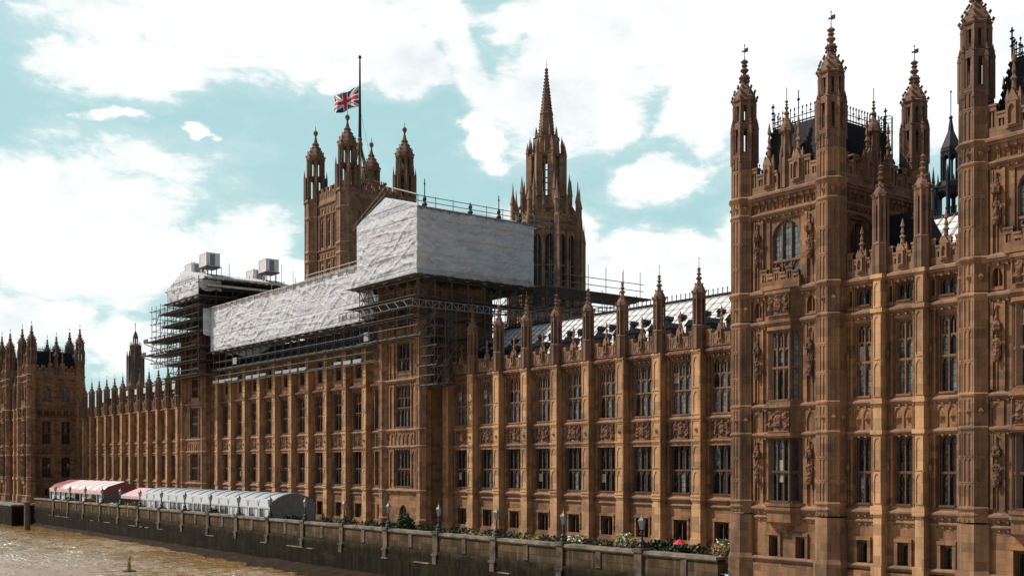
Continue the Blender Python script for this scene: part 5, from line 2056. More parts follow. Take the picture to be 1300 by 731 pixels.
    h.tube((xm, ya, za + 1.2), (xb, ya, z1 + 1.2), .06)
    for k in range(14):
        y = ya + .5 + k * (yb - ya) / 13
        h.box(xb - .35, xb + .12, y - .05, y + .05, z1 - .28, z1 - .1)
    h.box(xb - .1, xb + .22, ya, yb + 1.5, z1 - .08, z1 + .06)
    rel(h).build('handrail', [STEEL], root)
    for y, hh in ((-3.4, 3.2), (2.4, 1.6), (6.2, 2.9), (9.0, 1.7)):
        f = MB()
        f.lathe(xb - 1.0, y, [(.26, z1 - 1.2), (.22, z1 + .4), (.34, z1 + .55), (.12, z1 + .8), (.24, z1 + 1.1), (.06, z1 + 1.5), (.05, z1 + hh)], 6)
        f.diamond(xb - 1.0, y, z1 + hh - .5, .14, .2)
        rel(f).build('roof_finial', [IRON], root)


def long_tent():
    """the long low run of sheeting along the top of the middle block"""
    xa, xb, ya = -150.7, -105.4, -3.6
    z0, z1 = 23.3, 29.4
    ox, oy = (xa + xb) / 2, 2.0
    root = thing('sheeted_scaffold', 'long low run of crinkled white sheeting between the two scaffolded towers', 'scaffold', (ox, oy, 0))

    def rel(m):
        for i, v in enumerate(m.v):
            m.v[i] = (v[0] - ox, v[1] - oy, v[2])
        return m
    s = MB()
    sheet_grid(s, Vector((xa, ya, z0)), Vector((xb - xa, 0, 0)), Vector((0, 0, z1 - z0)), Vector((0, -1, 0)), 420, 80, 11, 2.05, .15)
    sheet_grid(s, Vector((xa, 8, z0)), Vector((0, ya - 8, 0)), Vector((0, 0, z1 - z0)), Vector((-1, 0, 0)), 50, 30, 12, 2.0, .3)
    rel(s).build('sheeting', [SHEET], root, (0, 0, 0), True)
    rf = MB()
    for a, b, c, d in ((ya - .1, z1, 4.0, z1 + 2.2), (4.0, z1 + 2.2, 11.5, z1)):
        sheet_grid(rf, Vector((xa, a, b)), Vector((xb - xa, 0, 0)), Vector((0, c - a, d - b)), Vector((0, 0, 1)), 120, 14, 13, 2.2, .12)
    rel(rf).build('roof_sheet', [SHEET], root, (0, 0, 0), True)
    b = MB()
    n = 24
    for i in range(n + 1):
        x = xa + (xb - xa) * i / n
        b.tube((x, ya - .25, z1 + .05), (x, 4.0, z1 + 2.55), .09)
        b.tube((x, ya - .25, z1 - .5), (x, ya - .25, z1 + .15), .07)
    for y, z in ((ya - .2, z1 + .12), (-1.4, z1 + .95), (1.5, z1 + 1.85), (4, z1 + 2.6)):
        b.tube((xa, y, z), (xb, y, z), .07)
    for i in range(n // 2 + 1):
        x = xa + (xb - xa) * i / (n // 2)
        b.tube((x, 4.0, z1 + 2.4), (x, 4.0, z1 + 3.7), .05)
    b.tube((xa + 14, 4.0, z1 + 3.6), (xb, 4.0, z1 + 3.6), .06)
    b.tube((xa + 14, 4.0, z1 + 3.1), (xb, 4.0, z1 + 3.1), .05)
    rel(b).build('roof_beam', [PLANK_L], root)
    t = MB()
    xs = frange(xa + .5, xb - .4, 21)
    tube_frame(t, xs, [ya + .2, -2.5], [18.75, 20.7, 23.0], .05, False, 0, 15)
    rel(t).build('tube_frame', [STEEL_D], root)
    for z in (23.15, 20.55):
        d = MB()
        deck(d, xa - .5, xb + .3, ya - .4 if z > 22 else ya + .2, -1.5, z, 'x', int(z))
        if z > 22:
            for x in xs:
                d.box(x - .06, x + .06, ya - .9, -1.0, z - .14, z - .02)
        rel(d).build('deck', [PLANK], root)
    rnd = random.Random(3)
    for i in range(len(xs) - 1):
        tb = MB()
        if rnd.random() < .85:
            tb.box(xs[i] + .1, xs[i + 1] - .1 - rnd.random() * .4, ya + .05, ya + .1, 18.75 + rnd.uniform(-.05, .1), 19.15)
        if rnd.random() < .35:
            tb.box(xs[i] + .4, xs[i + 1] - .6, ya + .04, ya + .09, 21.0, 21.5 + rnd.random() * .6)
        if tb.v:
            rel(tb).build('toe_board', [ALLOY], root)


def far_scaffold():
    """stacked open scaffold over the far tower of the middle block, with a sheeted gable on top"""
    xa, xb, ya, yb = -163.8, -151.6, -5.0, 10.5
    ox, oy = (xa + xb) / 2, (ya + yb) / 2
    root = thing('open_scaffold', 'dark open scaffold with jutting platforms, small sheeted gable and site cabins on top', 'scaffold', (ox, oy, 0))

    def rel(m):
        for i, v in enumerate(m.v):
            m.v[i] = (v[0] - ox, v[1] - oy, v[2])
        return m
    z0, z1, za = 31.4, 33.6, 35.7
    xm = (xa + xb) / 2
    s = MB()
    sheet_grid(s, Vector((xa, ya, z0)), Vector((xb - xa, 0, 0)), Vector((0, 0, z1 - z0)), Vector((0, -1, 0)), 60, 16, 21, 1.5, .25)
    n0 = len(s.v)
    s.v += [(xa, ya - .02, z1), (xb, ya - .02, z1), (xm, ya - .02, za), (xa, yb, z1), (xb, yb, z1), (xm, yb, za)]
    s.f += [(n0, n0 + 1, n0 + 2), (n0, n0 + 2, n0 + 5, n0 + 3), (n0 + 1, n0 + 4, n0 + 5, n0 + 2)]
    s.mi += [0] * 3
    sheet_grid(s, Vector((xb - .02, ya, 32.4)), Vector((0, 3.4, 0)), Vector((0, 0, 1.4)), Vector((1, 0, 0)), 16, 8, 23, 1.5, .2)
    rel(s).build('sheeting', [SHEET], root, (0, 0, 0), True)
    s2 = MB()
    sheet_grid(s2, Vector((xb + .8, ya + .3, 25.9)), Vector((0, 6.5, 0)), Vector((0, 0, 3.6)), Vector((1, 0, 0)), 40, 24, 24, 1.8, .2)
    rel(s2).build('hanging_sheet', [SHEET], root, (0, 0, 0), True)
    t = MB()
    zs = [20, 22, 24, 26, 28, 30, 31.4, 33.2]
    xs, ys = frange(xa, xb, 6), frange(ya, yb, 7)
    tube_frame(t, xs, ys, zs, .06, True, 0, 25)
    tube_frame(t, frange(xa - 5.5, xa, 4), frange(ya - .4, ya + 4.5, 3), [22.8, 24.8, 26.8, 28.8, 30.8], .05, True, 0, 26)
    # long rail run behind
    tube_frame(t, frange(xb - 4, xb, 3), frange(yb, yb + 9, 5), [28, 30, 32, 33.4], .055, True, 0, 28)
    rnd = random.Random(4)
    for i in range(26):
        x, y = rnd.uniform(xa - 1, xb), rnd.uniform(ya, yb + 8)
        t.tube((x, y, 33), (x, y, 35.5 + rnd.random() * 2.2), .04)
    rel(t).build('tube_frame', [STEEL_D], root)
    k = 0
    for z, x0, x1, y0, y1 in ((20.2, xa - 1, xb + .8, ya - .8, yb), (22.2, xa - .6, xb + .6, ya - .6, yb), (24.2, xa - 8.5, xb + .6, ya - .9, ya + 3.6),
                              (26.2, xa - 7.6, xb + .7, ya - .9, ya + 3.2), (28.1, xa - 2.2, xb + .4, ya - .5, yb), (30, xa - 2.4, xb + .6, ya - .6, yb + 5),
                              (31.3, xa - .6, xb + .7, ya - .6, yb + 7), (32.6, xa + 1, xb + .8, ya + 1, yb + 8), (33.7, xb - 3.4, xb + .9, ya + .4, yb + 9)):
        d = MB()
        deck(d, x0, x1, y0, y1, z, 'x', k)
        if z in (24.2, 26.2):
            d.tube((x0 + .1, y0, z - .1), (xa, y0, z - 1.8), .08)
            d.box(x0, x0 + 1.8, y0 - .1, y0, z, z + .5)
        rel(d).build('deck', [PLANK if k % 3 or z > 33 else PLANK], root)
        k += 1
    e = MB()
    for z, y0, y1 in ((33.9, ya + .4, yb + 9.5), (32.8, ya + 1, yb + 9)):
        e.box(xb + .9, xb + 1.0, y0, y1, z - .1, z + .18)
    rel(e).build('edge_board', [PLANK_L], root)
    # big braced bracket where the scaffold steps out
    g = MB()
    for z in (22.9, 24.9):
        lattice(g, (xa - 3, ya - 1, z - 1.0), (xa + 2.5, ya - 1, z - 1.0), .8, .06, .9)
    rel(g).build('lattice_girder', [STEEL], root)


big_tent()
long_tent()
far_scaffold()


def cabin_mesh():
    mb = MB()
    mb.box(-1.25, 1.25, -1.0, 1.0, 0, 1.95)
    for z in (0.0, 1.86):
        mb.box(-1.31, 1.31, -1.06, 1.06, z, z + .12)
    for x in (-1.25, 1.25):
        for y in (-1.0, 1.0):
            mb.box(x - .08, x + .08, y - .08, y + .08, -.02, 2.0)
    for i in range(8):
        x = -1.05 + i * .3
        mb.box(x - .03, x + .03, -1.03, -1.0, .14, 1.84)
    for i in range(6):
        y = -.78 + i * .3
        mb.box(1.25, 1.28, y - .03, y + .03, .14, 1.84)
    return mb.mesh('cabin_body', [CABIN])


CABIN_ME = cabin_mesh()
_d = MB()
_d.box(1.29, 1.33, -.45, .30, .12, 1.75)
_d.box(1.33, 1.36, .12, .20, .85, .95)
CABIN_DOOR = _d.mesh('door', [CANVAS_G])
_st = MB()
for x in (-.9, .9):
    for y in (-.7, .7):
        _st.tube((x, y, -4.0), (x, y, 0), .08)
_st.box(-1.5, 1.5, -1.2, 1.2, -.16, -.03)
_st.tube((-.9, -.7, -1.8), (.9, -.7, -.1), .06)
_st.tube((.9, -.7, -1.8), (-.9, -.7, -.1), .06)
STILT_ME = _st.mesh('support_frame', [STEEL_D])
for x, y, z, lab in ((-157.4, -1.0, 36.6, 'white site cabin raised highest above the sheeted gable of the open scaffold'),
                     (-163.2, -1.0, 35.9, 'lower white site cabin left of the highest one, by the scaffold gable'),
                     (-157.0, 8.3, 36.7, 'white site cabin at the back of the open scaffold, the higher of the rear two'),
                     (-161.6, 8.3, 35.7, 'white site cabin at the back of the open scaffold, the lower of the rear two')):
    c = thing('site_cabin', lab, 'cabin', (x, y, z), 0, 'site cabins on the far scaffold')
    link('cabin_body', CABIN_ME, c)
    link('support_frame', STILT_ME, c)
    link('door', CABIN_DOOR, c)


def cage_ladder():
    x, y = -43.0, 1.5
    p = Vector((0, -BACK, 0)) + FWD * 74 + RGT * (74 * (1129 - 650) / 1400)
    root = thing('caged_ladder', 'thin caged steel access ladder standing beside the dark roof of the near tower', 'ladder', (p.x, p.y, 24.4))
    r = MB()
    for s in (-.25, .25):
        r.tube((s, 0, 0), (s, 0, 6.0), .03)
    for k in range(20):
        r.tube((-.25, 0, .2 + k * .29), (.25, 0, .2 + k * .29), .02)
    r.build('ladder_rail', [STEEL], root)
    c = MB()
    for k in range(6):
        z = 1.0 + k * 1.0
        pts = [(.42 * cos(t), -.35 + .42 * sin(t) * 1.0, z) for t in [2 * pi * j / 10 for j in range(11)]]
        for a, b in zip(pts, pts[1:]):
            c.tube(a, b, .025)
    for j in range(0, 10, 2):
        t = 2 * pi * j / 10
        c.tube((.42 * cos(t), -.35 + .42 * sin(t), 1), (.42 * cos(t), -.35 + .42 * sin(t), 6), .022)
    c.build('safety_cage', [STEEL], root)


cage_ladder()

# ---------------------------------------------------------------- ground, river, embankment
g = MB()
g.quad((-6000, -10.2, -.02), (600, -10.2, -.02), (600, 6000, -.02), (-6000, 6000, -.02))
structure(g.build('ground', [GROUND]))
g = MB()
g.quad((-216, -9.6, 0.0), (-49, -9.6, 0.0), (-49, 0, 0.0), (-216, 0, 0.0))
structure(g.build('terrace_pavement', [PAVING]))
g = MB()
wx0, wx1, wy0, wy1, wst = -330.0, -70.0, -78.0, -9.0, 0.55
nxw, nyw = int((wx1 - wx0) / wst), int((wy1 - wy0) / wst)
for k in range(nyw + 1):
    y = wy0 + (wy1 - wy0) * k / nyw
    for i in range(nxw + 1):
        x = wx0 + (wx1 - wx0) * i / nxw
        fade = min(1.0, (x - wx0) / 12, (wx1 - x) / 12, (y - wy0) / 12)
        gust = .55 + .75 * max(-.5, noise.noise(Vector((x * .035, y * .05, 9))))
        z = (noise.noise(Vector((x * .26 + y * .10, y * .20, 0))) * .50 + noise.noise(Vector((x * .62, y * .44 - x * .15, 5))) * .30
             + abs(noise.noise(Vector((x * .40, y * .33, 8)))) * .34) * gust
        g.v.append((x, y, -4.0 + z * fade))
for k in range(nyw):
    for i in range(nxw):
        a = k * (nxw + 1) + i
        g.f.append((a, a + 1, a + nxw + 2, a + nxw + 1))
        g.mi.append(0)
for (a, b, c, d) in ((-6000, wx0, -1500, -9), (wx1, 800, -1500, -9), (wx0, wx1, -1500, wy0)):
    g.quad((a, c, -4.0), (b, c, -4.0), (b, d, -4.0), (a, d, -4.0))
structure(g.build('river_water', [WATER], None, (0, 0, 0), True))
fs = MB()
nx_, ny_ = 160, 10
for k in range(ny_ + 1):
    for i in range(nx_ + 1):
        x = -260 + i * 215 / nx_
        t = k / ny_
        wide = 1.4 + 5.6 * max(0.0, min(1.0, (x + 170) / 105)) ** 1.3 + .5 * noise.noise(Vector((x * .15, 0, 0)))
        y = -10.3 - wide * t
        z = -3.35 - .75 * t + .14 * noise.noise(Vector((x * .6, y * .8, 2)))
        fs.v.append((x, y, z))
for k in range(ny_):
    for i in range(nx_):
        a = k * (nx_ + 1) + i
        fs.f.append((a, a + nx_ + 1, a + nx_ + 2, a + 1))
        fs.mi.append(0)
o = fs.build('foreshore', [MUD], None, (0, 0, 0), True)
o['kind'] = 'structure'

LAMP_X = [-1 * v for v in (52.2, 60.9, 69.6, 78.3, 87.0, 95.7, 104.4, 113.1, 121.8, 130.5, 139.2, 147.9, 156.6, 165.3, 174.0, 182.7, 191.4, 200.1, 208.8)]
LAMP_X = [x for x in [at(815, -10.0) + 8.7 * k for k in range(-17, 1)]]


def river_wall():
    xa, xb = -217.5, -49.6
    root = thing('river_wall', 'long stained stone embankment wall with coping and piers between terrace and river', 'wall', ((xa + xb) / 2, -10, 0))
    ox = (xa + xb) / 2
    w = MB()
    w.box(xa - ox, xb - ox, -.25, .45, -7, .86)
    w.box(xa - ox, xb - ox, -.40, -.25, -7, -.62)
    w.box(xa - ox, xb - ox, -.62, -.40, -7, -1.75)
    w.build('wall_face', [EMBANK], root)
    c = MB()
    c.box(xa - ox, xb - ox, -.42, .55, .86, 1.08)
    c.box(xa - ox, xb - ox, -.33, .5, .76, .86)
    n = int((xb - xa) / 2)
    c.build('coping', [COPING], root)
    p = MB()
    p.box(-.38, .38, -.42, .3, -.9, .95)
    p.box(-.50, .50, -.52, .6, .95, 1.22)
    p.box(-.30, .30, -.52, .2, -2.2, -.9)
    p.box(-.46, .46, -.56, .3, -1.0, -.82)
    pm = p.mesh('pier', [PIER])
    for x in LAMP_X:
        if x > xa:
            link('pier', pm, root, (x - ox, -.02, 0))
    q = MB()
    q.box(-.28, .28, -.32, .3, -.5, .84)
    qm = q.mesh('pilaster', [PIER])
    for x in LAMP_X:
        if x + 4.35 < xb:
            link('pilaster', qm, root, (x + 4.35 - ox, -.02, 0))
    ch = MB()
    rnd = random.Random(5)
    for i in range(24):
        x = rnd.uniform(xa + 10, xb - 4) - ox
        z = rnd.uniform(-1.6, -1.1)
        ch.box(x, x + rnd.uniform(1, 3.5), -.68, -.40, -1.78, -1.70)
    ch.build('ledge', [COPING], root)


river_wall()


def far_quay():
    root = thing('river_wall', 'dark lower quay wall under the far pavilion at the left end of the terrace', 'wall', (-250, -14.2, 0))
    w = MB()
    w.box(-60, 32, 0, 4, -7, -.4)
    w.build('wall_face', [EMBANK], root)
    c = MB()
    c.box(-60, 32.2, -.15, 4, -.4, -.15)
    c.build('coping', [COPING], root)


far_quay()


# ---------------------------------------------------------------- terrace lamps
def lamp_meshes():
    b = MB()
    b.lathe(0, 0, [(.30, 1.05), (.30, 1.3), (.2, 1.4), (.24, 1.6), (.11, 1.75), (.075, 1.9), (.07, 2.25), (.11, 2.3), (.06, 2.36), (.06, 2.44), (.14, 2.5)], 8)
    for s in (-1, 1):
        b.tube((0, 0, 2.15), (s * .28, 0, 2.15), .025)
    post = b.mesh('post', [BLACK])
    l = MB()
    l.lathe(0, 0, [(.14, 2.52), (.25, 3.08)], 6)
    lan = l.mesh('lantern_glass', [LAMPGLASS])
    f = MB()
    for j in range(6):
        a = pi / 6 + j * pi / 3
        f.tube((.145 * cos(a), .145 * sin(a), 2.52), (.26 * cos(a), .26 * sin(a), 3.09), .022)
    f.lathe(0, 0, [(.17, 2.48), (.17, 2.53)], 6)
    f.lathe(0, 0, [(.29, 3.08), (.29, 3.12), (.20, 3.26), (.08, 3.36), (.09, 3.43), (.025, 3.5), (.015, 3.75)], 6)
    fr = f.mesh('lantern_frame', [LAMPMETAL])
    return post, lan, fr


LAMPMETAL = plain('pale_grey_lamp_metal', (0.20, 0.205, 0.20), 0.5, 0.3, 0.2, 4)
LAMPGLASS = plain('lamp_glass', (0.30, 0.31, 0.30), 0.15, 0.0, 0.1, 3)
LM = lamp_meshes()
where = ['by the far end of the pink awning', 'in front of the striped awning near its far end', 'in front of the middle of the striped awning', 'in front of the striped awning, towards its open gable',
         'at the open gable of the striped awning', 'between the striped awning and the small pink canopy', 'where the small pink canopy meets the white marquee', 'in front of the far end of the white marquee',
         'in front of the white marquee, third from its far end', 'in front of the middle of the white marquee', 'in front of the white marquee, two before its gable', 'in front of the white marquee just before its gable',
         'in front of the grey gable of the white marquee', 'between the white marquee and the arched door', 'by the arched door of the scaffolded tower', 'two lamps from the red parasol towards the arched door',
         'beside the rounded yellow green shrub', 'nearest the red parasol and the near pavilion']
order = ['eighteenth', 'seventeenth', 'sixteenth', 'fifteenth', 'fourteenth', 'thirteenth', 'twelfth', 'eleventh', 'tenth', 'ninth', 'eighth', 'seventh', 'sixth', 'fifth', 'fourth', 'third', 'second', 'first']
for i, x in enumerate(LAMP_X):
    lab = 'black terrace lamp, %s from the near pavilion along the river wall' % order[i]
    t = thing('terrace_lamp', lab, 'lamp', (x, -10.0, .1), 0, 'lamps along the terrace wall')
    link('post', LM[0], t)
    link('lantern_glass', LM[1], t)
    link('lantern_frame', LM[2], t)


# ---------------------------------------------------------------- marquees
def white_marquee():
    xa, xb, ya, yb = -165.0, -120.8, -8.6, -2.7
    ox, oy = (xa + xb) / 2, (ya + yb) / 2
    root = thing('marquee', 'long white barrel-roofed marquee with arched eaves and a grey gable end on the terrace', 'marquee', (ox, oy, 0))
    L = xb - xa
    ns = 14
    prof = []
    for i in range(ns + 1):
        t = i / ns
        y = ya + (yb - ya) * t
        z = 2.6 + 1.15 * (1 - abs(2 * t - 1) ** 2.0)
        prof.append((y - oy, z))
    r = MB()
    bays = 15
    for k in range(bays):
        x0, x1 = xa - ox + L * k / bays, xa - ox + L * (k + 1) / bays
        for (y0, z0), (y1, z1) in zip(prof, prof[1:]):
            xm = (x0 + x1) / 2
            for a, b, za, zb in ((x0, xm, 0, .10), (xm, x1, .10, 0)):
                r.quad((a, y0, z0 + za), (b, y0, z0 + zb), (b, y1, z1 + zb), (a, y1, z1 + za))
    r.build('roof', [MARQ], root)
    rb = MB()
    for k in range(bays + 1):
        x = xa - ox + L * k / bays
        for (y0, z0), (y1, z1) in zip(prof, prof[1:]):
            rb.tube((x, y0, z0 + .03), (x, y1, z1 + .03), .07)
    rb.build('roof_rib', [CANVAS_G], root)
    ar = MB()
    gl = MB()
    for k in range(bays):
        x0, x1 = xa - ox + L * k / bays, xa - ox + L * (k + 1) / bays
        for q in range(1):
            c = (x0 + x1) / 2
            # half-round hood at the eaves
            pts = [(c + (x1 - x0) * .46 * cos(t), 2.12 + 1.0 * sin(t)) for t in [pi * j / 8 for j in range(9)]]
            ar.poly([(px, ya - oy - .16, pz) for px, pz in pts])
            for (p0, q0), (p1, q1) in zip(pts, pts[1:]):
                ar.quad((p0, ya - oy - .16, q0), (p1, ya - oy - .16, q1), (p1, ya - oy + 1.3, q1 + .25), (p0, ya - oy + 1.3, q0 + .25))
    ar.build('eaves_hood', [CANVAS], root)
    for k in range(bays):
        x0, x1 = xa - ox + L * k / bays, xa - ox + L * (k + 1) / bays
        gl.quad((x0, ya - oy, 0), (x1, ya - oy, 0), (x1, ya - oy, 2.2), (x0, ya - oy, 2.2))
    gl.build('side_window', [GLASS_TENT], root)
    pm = MB()
    for k in range(bays * 2 + 1):
        x = xa - ox + L * k / bays / 2
        w = .05 if k % 2 else .09
        pm.box(x - w, x + w, ya - oy - .10, ya - oy + .05, 0, 2.25)
    pm.box(-L / 2, L / 2, ya - oy - .12, ya - oy + .04, 2.02, 2.2)
    pm.build('side_post', [WHITE], root)
    pc = MB()
    rnd = random.Random(9)
    for k in range(bays * 2):
        x0 = xa - ox + L * k / bays / 2 + .12
        if rnd.random() < .3:
            pc = MB()
            pc.quad((x0, ya - oy - .03, .02), (x0 + L / bays / 2 * rnd.uniform(.4, .8), ya - oy - .03, .02), (x0 + L / bays / 2 * .6, ya - oy - .03, 2.0), (x0, ya - oy - .03, 2.0))
            pc.build('curtain', [CANVAS], root)
    for nm, xe in (('gable', L / 2), ('gable', -L / 2)):
        e = MB()
        e.poly([(xe, prof[0][0], 2.0)] + [(xe, y, z) for y, z in prof] + [(xe, prof[-1][0], 2.0)])
        for i in range(9):
            y = prof[0][0] + (i + .5) * (yb - ya) / 9
            e.box(xe, xe + .05, y - .03, y + .03, 2.0, 2.9 + .9 * (1 - abs(2 * (i + .5) / 9 - 1) ** 2))
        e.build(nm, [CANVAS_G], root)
        e = MB()
        e.quad((xe, prof[0][0], 0), (xe, prof[-1][0], 0), (xe, prof[-1][0], 2.0), (xe, prof[0][0], 2.0))
        for i in range(5):
            y = prof[0][0] + i * (yb - ya) / 4
            e.box(xe + .003, xe + .05, y - .05, y + .05, 0, 2.0)
        e.build('end_screen', [TEAL_SCREEN], root)


GLASS_TENT = plain('clear_pvc_window', (0.06, 0.075, 0.08), 0.12, 0.0, 0.7, .8)
TEAL_SCREEN = plain('blue_grey_screen', (0.15, 0.21, 0.22), 0.4, 0.0, 0.2, 1.2)
white_marquee()


def pink_awning():
    xa, xb, ya, yb = -213.0, -182.5, -8.8, -2.2
    ox, oy = (xa + xb) / 2, (ya + yb) / 2
    root = thing('awning', 'pink and white striped awning with deep rose gable on the far part of the terrace', 'awning', (ox, oy, 0))
    L = xb - xa
    ze, zr = 2.95, 4.5
    yr = ya + (yb - ya) * .55 - oy
    y0, y1 = ya - oy, yb - oy
    st = MB()
    n = 15
    for k in range(n):
        x0, x1 = -L / 2 + L * k / n, -L / 2 + L * (k + 1) / n
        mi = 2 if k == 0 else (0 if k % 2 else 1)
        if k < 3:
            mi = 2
        ym, zm = y0 + .9, ze + .75
        st.quad((x0, y0, ze), (x1, y0, ze), (x1, ym, zm), (x0, ym, zm), mi)
        st.quad((x0, ym, zm), (x1, ym, zm), (x1, yr, zr), (x0, yr, zr), mi)
        st.quad((x0, y1, ze), (x1, y1, ze), (x1, yr, zr), (x0, yr, zr), mi)
    st.build('canopy', [PINK, STRIPE, ROSE], root)
    va = MB()
    k2 = 60
    for k in range(k2):
        x0, x1 = -L / 2 + L * k / k2, -L / 2 + L * (k + 1) / k2
        o_ = .10 * (k % 2)
        va.quad((x0, y0 - .02 - o_, ze - .55 - .08 * (k % 3)), (x1, y0 - .12 + o_, ze - .55), (x1, y0 - .02, ze + .1), (x0, y0 - .02, ze + .1), 0)
    va.build('valance', [PINK_L], root)
    ga = MB()
    ga.poly([(L / 2, y0, ze - .5), (L / 2, y0, ze), (L / 2, y0 + .9, ze + .75), (L / 2, yr, zr), (L / 2, y1, ze), (L / 2, y1, ze - .5)])
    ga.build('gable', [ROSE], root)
    for k in range(11):
        p = MB()
        x = -L / 2 + .1 + (L - .2) * k / 10
        p.box(x - .06, x + .06, y0 + .02, y0 + .14, 0, ze)
        p.build('post', [WHITE], root)
    rnd = random.Random(12)
    for k in range(10):
        x = -L / 2 + L * k / 10
        if rnd.random() < .75:
            sc_ = MB()
            sc_.quad((x + .3, y0 + .3, 0), (x + 1.6 + rnd.random(), y0 + .3, 0), (x + 1.6 + rnd.random(), y0 + .3, 2.3), (x + .3, y0 + .3, 2.3))
            sc_.build('side_screen', [CANVAS], root)
    ba = MB()
    ba.quad((-L / 2, y1 - .5, 0), (L / 2, y1 - .5, 0), (L / 2, y1 - .5, ze), (-L / 2, y1 - .5, ze))
    ba.build('back_screen', [TEAL_SCREEN], root)


def pink_canopy():
    xa, xb, ya, yb = -177.5, -166.5, -7.6, -3.0
    ox, oy = (xa + xb) / 2, (ya + yb) / 2
    root = thing('canopy', 'small plain pink hipped canopy between the striped awning and the white marquee', 'awning', (ox, oy, 0))
    hx, hy = (xb - xa) / 2, (yb - ya) / 2
    r = MB()
    ze, zr = 2.35, 3.6
    A = [(-hx, -hy, ze), (hx, -hy, ze), (hx, hy, ze), (-hx, hy, ze)]
    P, Q = (-hx + 2.2, 0, zr), (hx - 2.2, 0, zr)
    r.poly([A[0], A[1], Q, P])
    r.poly([A[2], A[3], P, Q])
    r.poly([A[1], A[2], Q])
    r.poly([A[3], A[0], P])
    for k in range(30):
        x0, x1 = -hx + 2 * hx * k / 30, -hx + 2 * hx * (k + 1) / 30
        r.quad((x0, -hy - .02, ze - .4 - .06 * (k % 2)), (x1, -hy - .02, ze - .4), (x1, -hy - .02, ze + .02), (x0, -hy - .02, ze + .02))
    r.build('roof', [PINK], root)
    for sx in (-1, -.33, .33, 1):
        for sy in (-1, 1):
            p = MB()
            p.box(sx * (hx - .1) - .05, sx * (hx - .1) + .05, sy * (hy - .1) - .05, sy * (hy - .1) + .05, 0, ze)
            p.build('post', [BLACK], root)


pink_awning()
pink_canopy()


# ---------------------------------------------------------------- planting, parasol, hedges
def foliage(mb, cx, cy, z0, rx, ry, h, n, size, seed, mis=(0,)):
    rnd = random.Random(seed)
    for i in range(n):
        while True:
            u, v, w = rnd.uniform(-1, 1), rnd.uniform(-1, 1), rnd.uniform(0, 1)
            if u * u + v * v + (w * 1.5 - .5) ** 2 < 1.05:
                break
        lump = 1 + .25 * noise.noise(Vector((u * 2 + seed, v * 2, w * 2)))
        p = Vector((cx + u * rx * lump, cy + v * ry * lump, z0 + w * h * lump))
        a = Vector((rnd.uniform(-1, 1), rnd.uniform(-1, 1), rnd.uniform(-.6, 1))).normalized()
        b = a.orthogonal().normalized()
        b.rotate(Matrix.Rotation(rnd.uniform(0, 6.28), 3, a))
        c = a.cross(b)
        s = size * rnd.uniform(.6, 1.3)
        mb.poly([tuple(p - b * s), tuple(p + c * s * .55), tuple(p + b * s), tuple(p - c * s * .55)], rnd.choice(mis))


def shrub(x, y, rx, h, mats, label, n=420, size=.16, seed=1, pot=True, mis=None, cat='shrub', ry=None):
    root = thing('shrub', label, cat, (x, y, 0), 0, None)
    f = MB()
    foliage(f, 0, 0, .55 if pot else .05, rx, ry or rx * .8, h, n, size, seed, mis or tuple(range(len(mats))))
    f.build('foliage', mats, root)
    if pot:
        p = MB()
        p.lathe(0, 0, [(.42, 0), (.55, .6), (.62, .6), (.62, .72), (.5, .72)], 10)
        p.build('planter', [TERRACOTTA], root)
    return root


shrub(at(793, -8.2), -8.2, 1.0, 1.5, [LEAF_Y, LEAF_G, PETAL_W, LEAF_Y], 'yellow green shrub with pale blooms just left of the nearest terrace lamp', 620, .15, 3)
shrub(at(666, -8.4), -8.4, 1.5, .75, [LEAF_Y, LEAF_Y, LEAF_G], 'low rounded yellow green shrub behind the wall, second lamp back', 520, .14, 4)
shrub(at(727, -8.3), -8.3, .95, 1.05, [LEAF_Y, LEAF_G, PETAL_W], 'small leafy shrub dotted with pale flowers just right of the second lamp', 460, .13, 5)
shrub(at(916, -8.8), -8.8, .75, 1.7, [LEAF_G, LEAF_Y, PETAL_W, PETAL], 'tall flowering shrub in the corner against the near pavilion', 520, .12, 6)
shrub(at(600, -8.4), -8.4, 1.6, .6, [LEAF_Y, LEAF_G], 'low mound of green plants between the second and third lamps', 380, .14, 7)
shrub(at(846, -7.2), -7.2, 3.0, 1.6, [LEAF], 'broad dark hedge behind the red parasol', 2200, .17, 8, False, None, 'hedge', 1.1)
shrub(at(515, -7.6), -7.6, 1.0, 1.9, [LEAF], 'dark clipped bush in front of the scaffolded tower base', 900, .16, 9, True, None, 'bush')
shrub(at(272, -9.3), -9.3, 1.5, 1.7, [LEAF], 'dark pointed bush in front of the middle of the white marquee', 800, .16, 10, False, None, 'bush', .4)
shrub(at(370, -7.3), -7.3, 2.6, 1.3, [LEAF], 'dark low hedge in front of the grey gable of the marquee', 1000, .18, 11, False, None, 'hedge', .6)
shrub(at(163, -8.8), -8.8, 1.6, .9, [LEAF_Y, LEAF_G, PETAL], 'orange and yellow flowers in front of the small pink canopy', 420, .22, 12)
shrub(at(147, -8.9), -8.9, 1.8, .7, [LEAF_Y, PETAL_W, LEAF_G], 'pale green flowering clump before the open gable of the striped awning', 380, .22, 13)
shrub(at(90, -9.0), -9.0, 1.6, 1.2, [LEAF_G, LEAF_Y], 'green bush under the striped awning near its far end', 380, .24, 14)
shrub(at(115, -9.0), -9.0, 1.3, 1.2, [LEAF_Y, PETAL], 'small bush of orange flowers under the middle of the striped awning', 340, .24, 15)


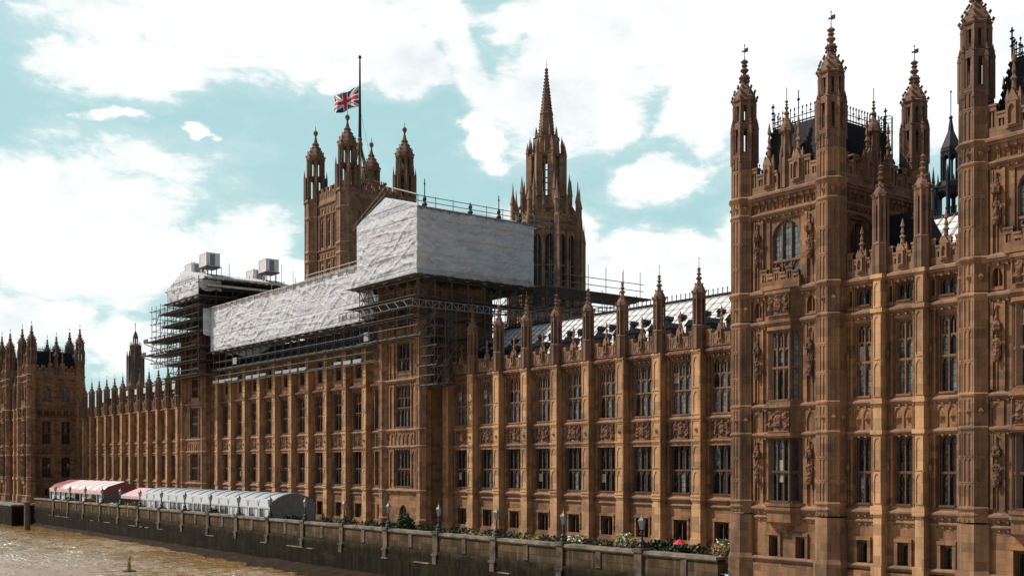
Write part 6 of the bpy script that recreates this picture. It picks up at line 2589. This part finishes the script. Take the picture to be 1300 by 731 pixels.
def long_hedge():
    # clipped dark hedge along the foot of the near wing
    x0, x1 = -118, -52
    root = thing('hedge', 'low dark clipped hedge running along the foot of the near wing', 'hedge', ((x0 + x1) / 2, -3.2, 0))
    f = MB()
    rnd = random.Random(31)
    for i in range(7000):
        x = rnd.uniform(x0, x1) - (x0 + x1) / 2
        gap = noise.noise(Vector((x * .35, 5, 0)))
        if gap < -.18:
            continue
        p = Vector((x, rnd.uniform(-.7, .7), rnd.uniform(0, .95 + .25 * gap)))
        a = Vector((rnd.uniform(-1, 1), rnd.uniform(-1, 1), rnd.uniform(-.6, 1))).normalized()
        b = a.orthogonal().normalized()
        c = a.cross(b)
        s = .15 * rnd.uniform(.7, 1.4)
        f.poly([tuple(p - b * s), tuple(p + c * s * .6), tuple(p + b * s), tuple(p - c * s * .6)], 0)
    f.build('foliage', [LEAF], root)
    for (a, b) in ((-30, -20), (-18, -6), (-3, 8), (11, 22), (24, 32)):
        k = MB()
        k.box(a, b, -.8, .8, 0, .16)
        k.build('kerb', [COPING], root)


long_hedge()


def parasol():
    x, y = at(863, -7.9), -7.9
    root = thing('parasol', 'small red parasol open over a terrace table in front of the dark hedge', 'parasol', (x, y, 0))
    c = MB()
    c.lathe(0, 0, [(.52, 1.52), (.50, 1.56), (.28, 1.74), (.03, 1.88)], 8)
    c.build('canopy', [RED], root)
    p = MB()
    p.tube((0, 0, 0), (0, 0, 2.05), .03, 6)
    p.lathe(0, 0, [(.3, 0), (.3, .08), (.06, .14)], 8)
    p.build('pole', [WOOD], root)


parasol()


def buoy(px, py, label, k=1.0):
    Z = (EYE + 4.0) * 1400 / (py - 590)
    p = Vector((0, -BACK, 0)) + FWD * Z + RGT * (Z * (px - 650) / 1400)
    root = thing('buoy', label, 'buoy', (p.x, p.y, -3.95), 0, None)
    root.scale = (k, k, k)
    b = MB()
    b.lathe(0, 0, [(.5, -.3), (.95, -.1), (.95, .12), (.7, .22), (.2, .28)], 14)
    b.build('float', [BLACK], root)
    m = MB()
    m.lathe(0, 0, [(.20, .2), (.15, .9), (.13, 1.35), (.2, 1.4)], 8)
    for j in range(4):
        a = j * pi / 2
        m.tube((.34 * cos(a), .34 * sin(a), .25), (.10 * cos(a), .10 * sin(a), 1.3), .04)
    m.build('mast', [BUOY], root)
    t = MB()
    for s in (1, -1):
        d = Vector((s * .45, 0, 0))
        t.tube((-.40, s * .04, 1.35), (.40, s * .04, 2.05), .11, 4)
    t.tube((.40, 0.05, 1.35), (-.40, 0.05, 2.05), .11, 4)
    t.lathe(0, 0, [(.2, 1.3), (.2, 1.6), (.13, 1.9)], 6)
    t.build('topmark', [BUOY], root)


buoy(164, 726, 'ochre buoy with a cross-shaped topmark floating in mid river', .78)
buoy(5, 664, 'small ochre marker buoy near the quay at the left edge', .8)

mp = MB()
mp.lathe(0, 0, [(.55, -7), (.5, .4), (.62, .5), (.62, .8), (.2, .95)], 10)
o = mp.build('mooring_post', [WOOD], None, (at(36, -15.2), -15.4, 0))
tag(o, 'thick dark timber mooring post against the far quay wall', 'post')

print('scene: %d objects, %d meshes' % (len(bpy.data.objects), len(bpy.data.meshes)))
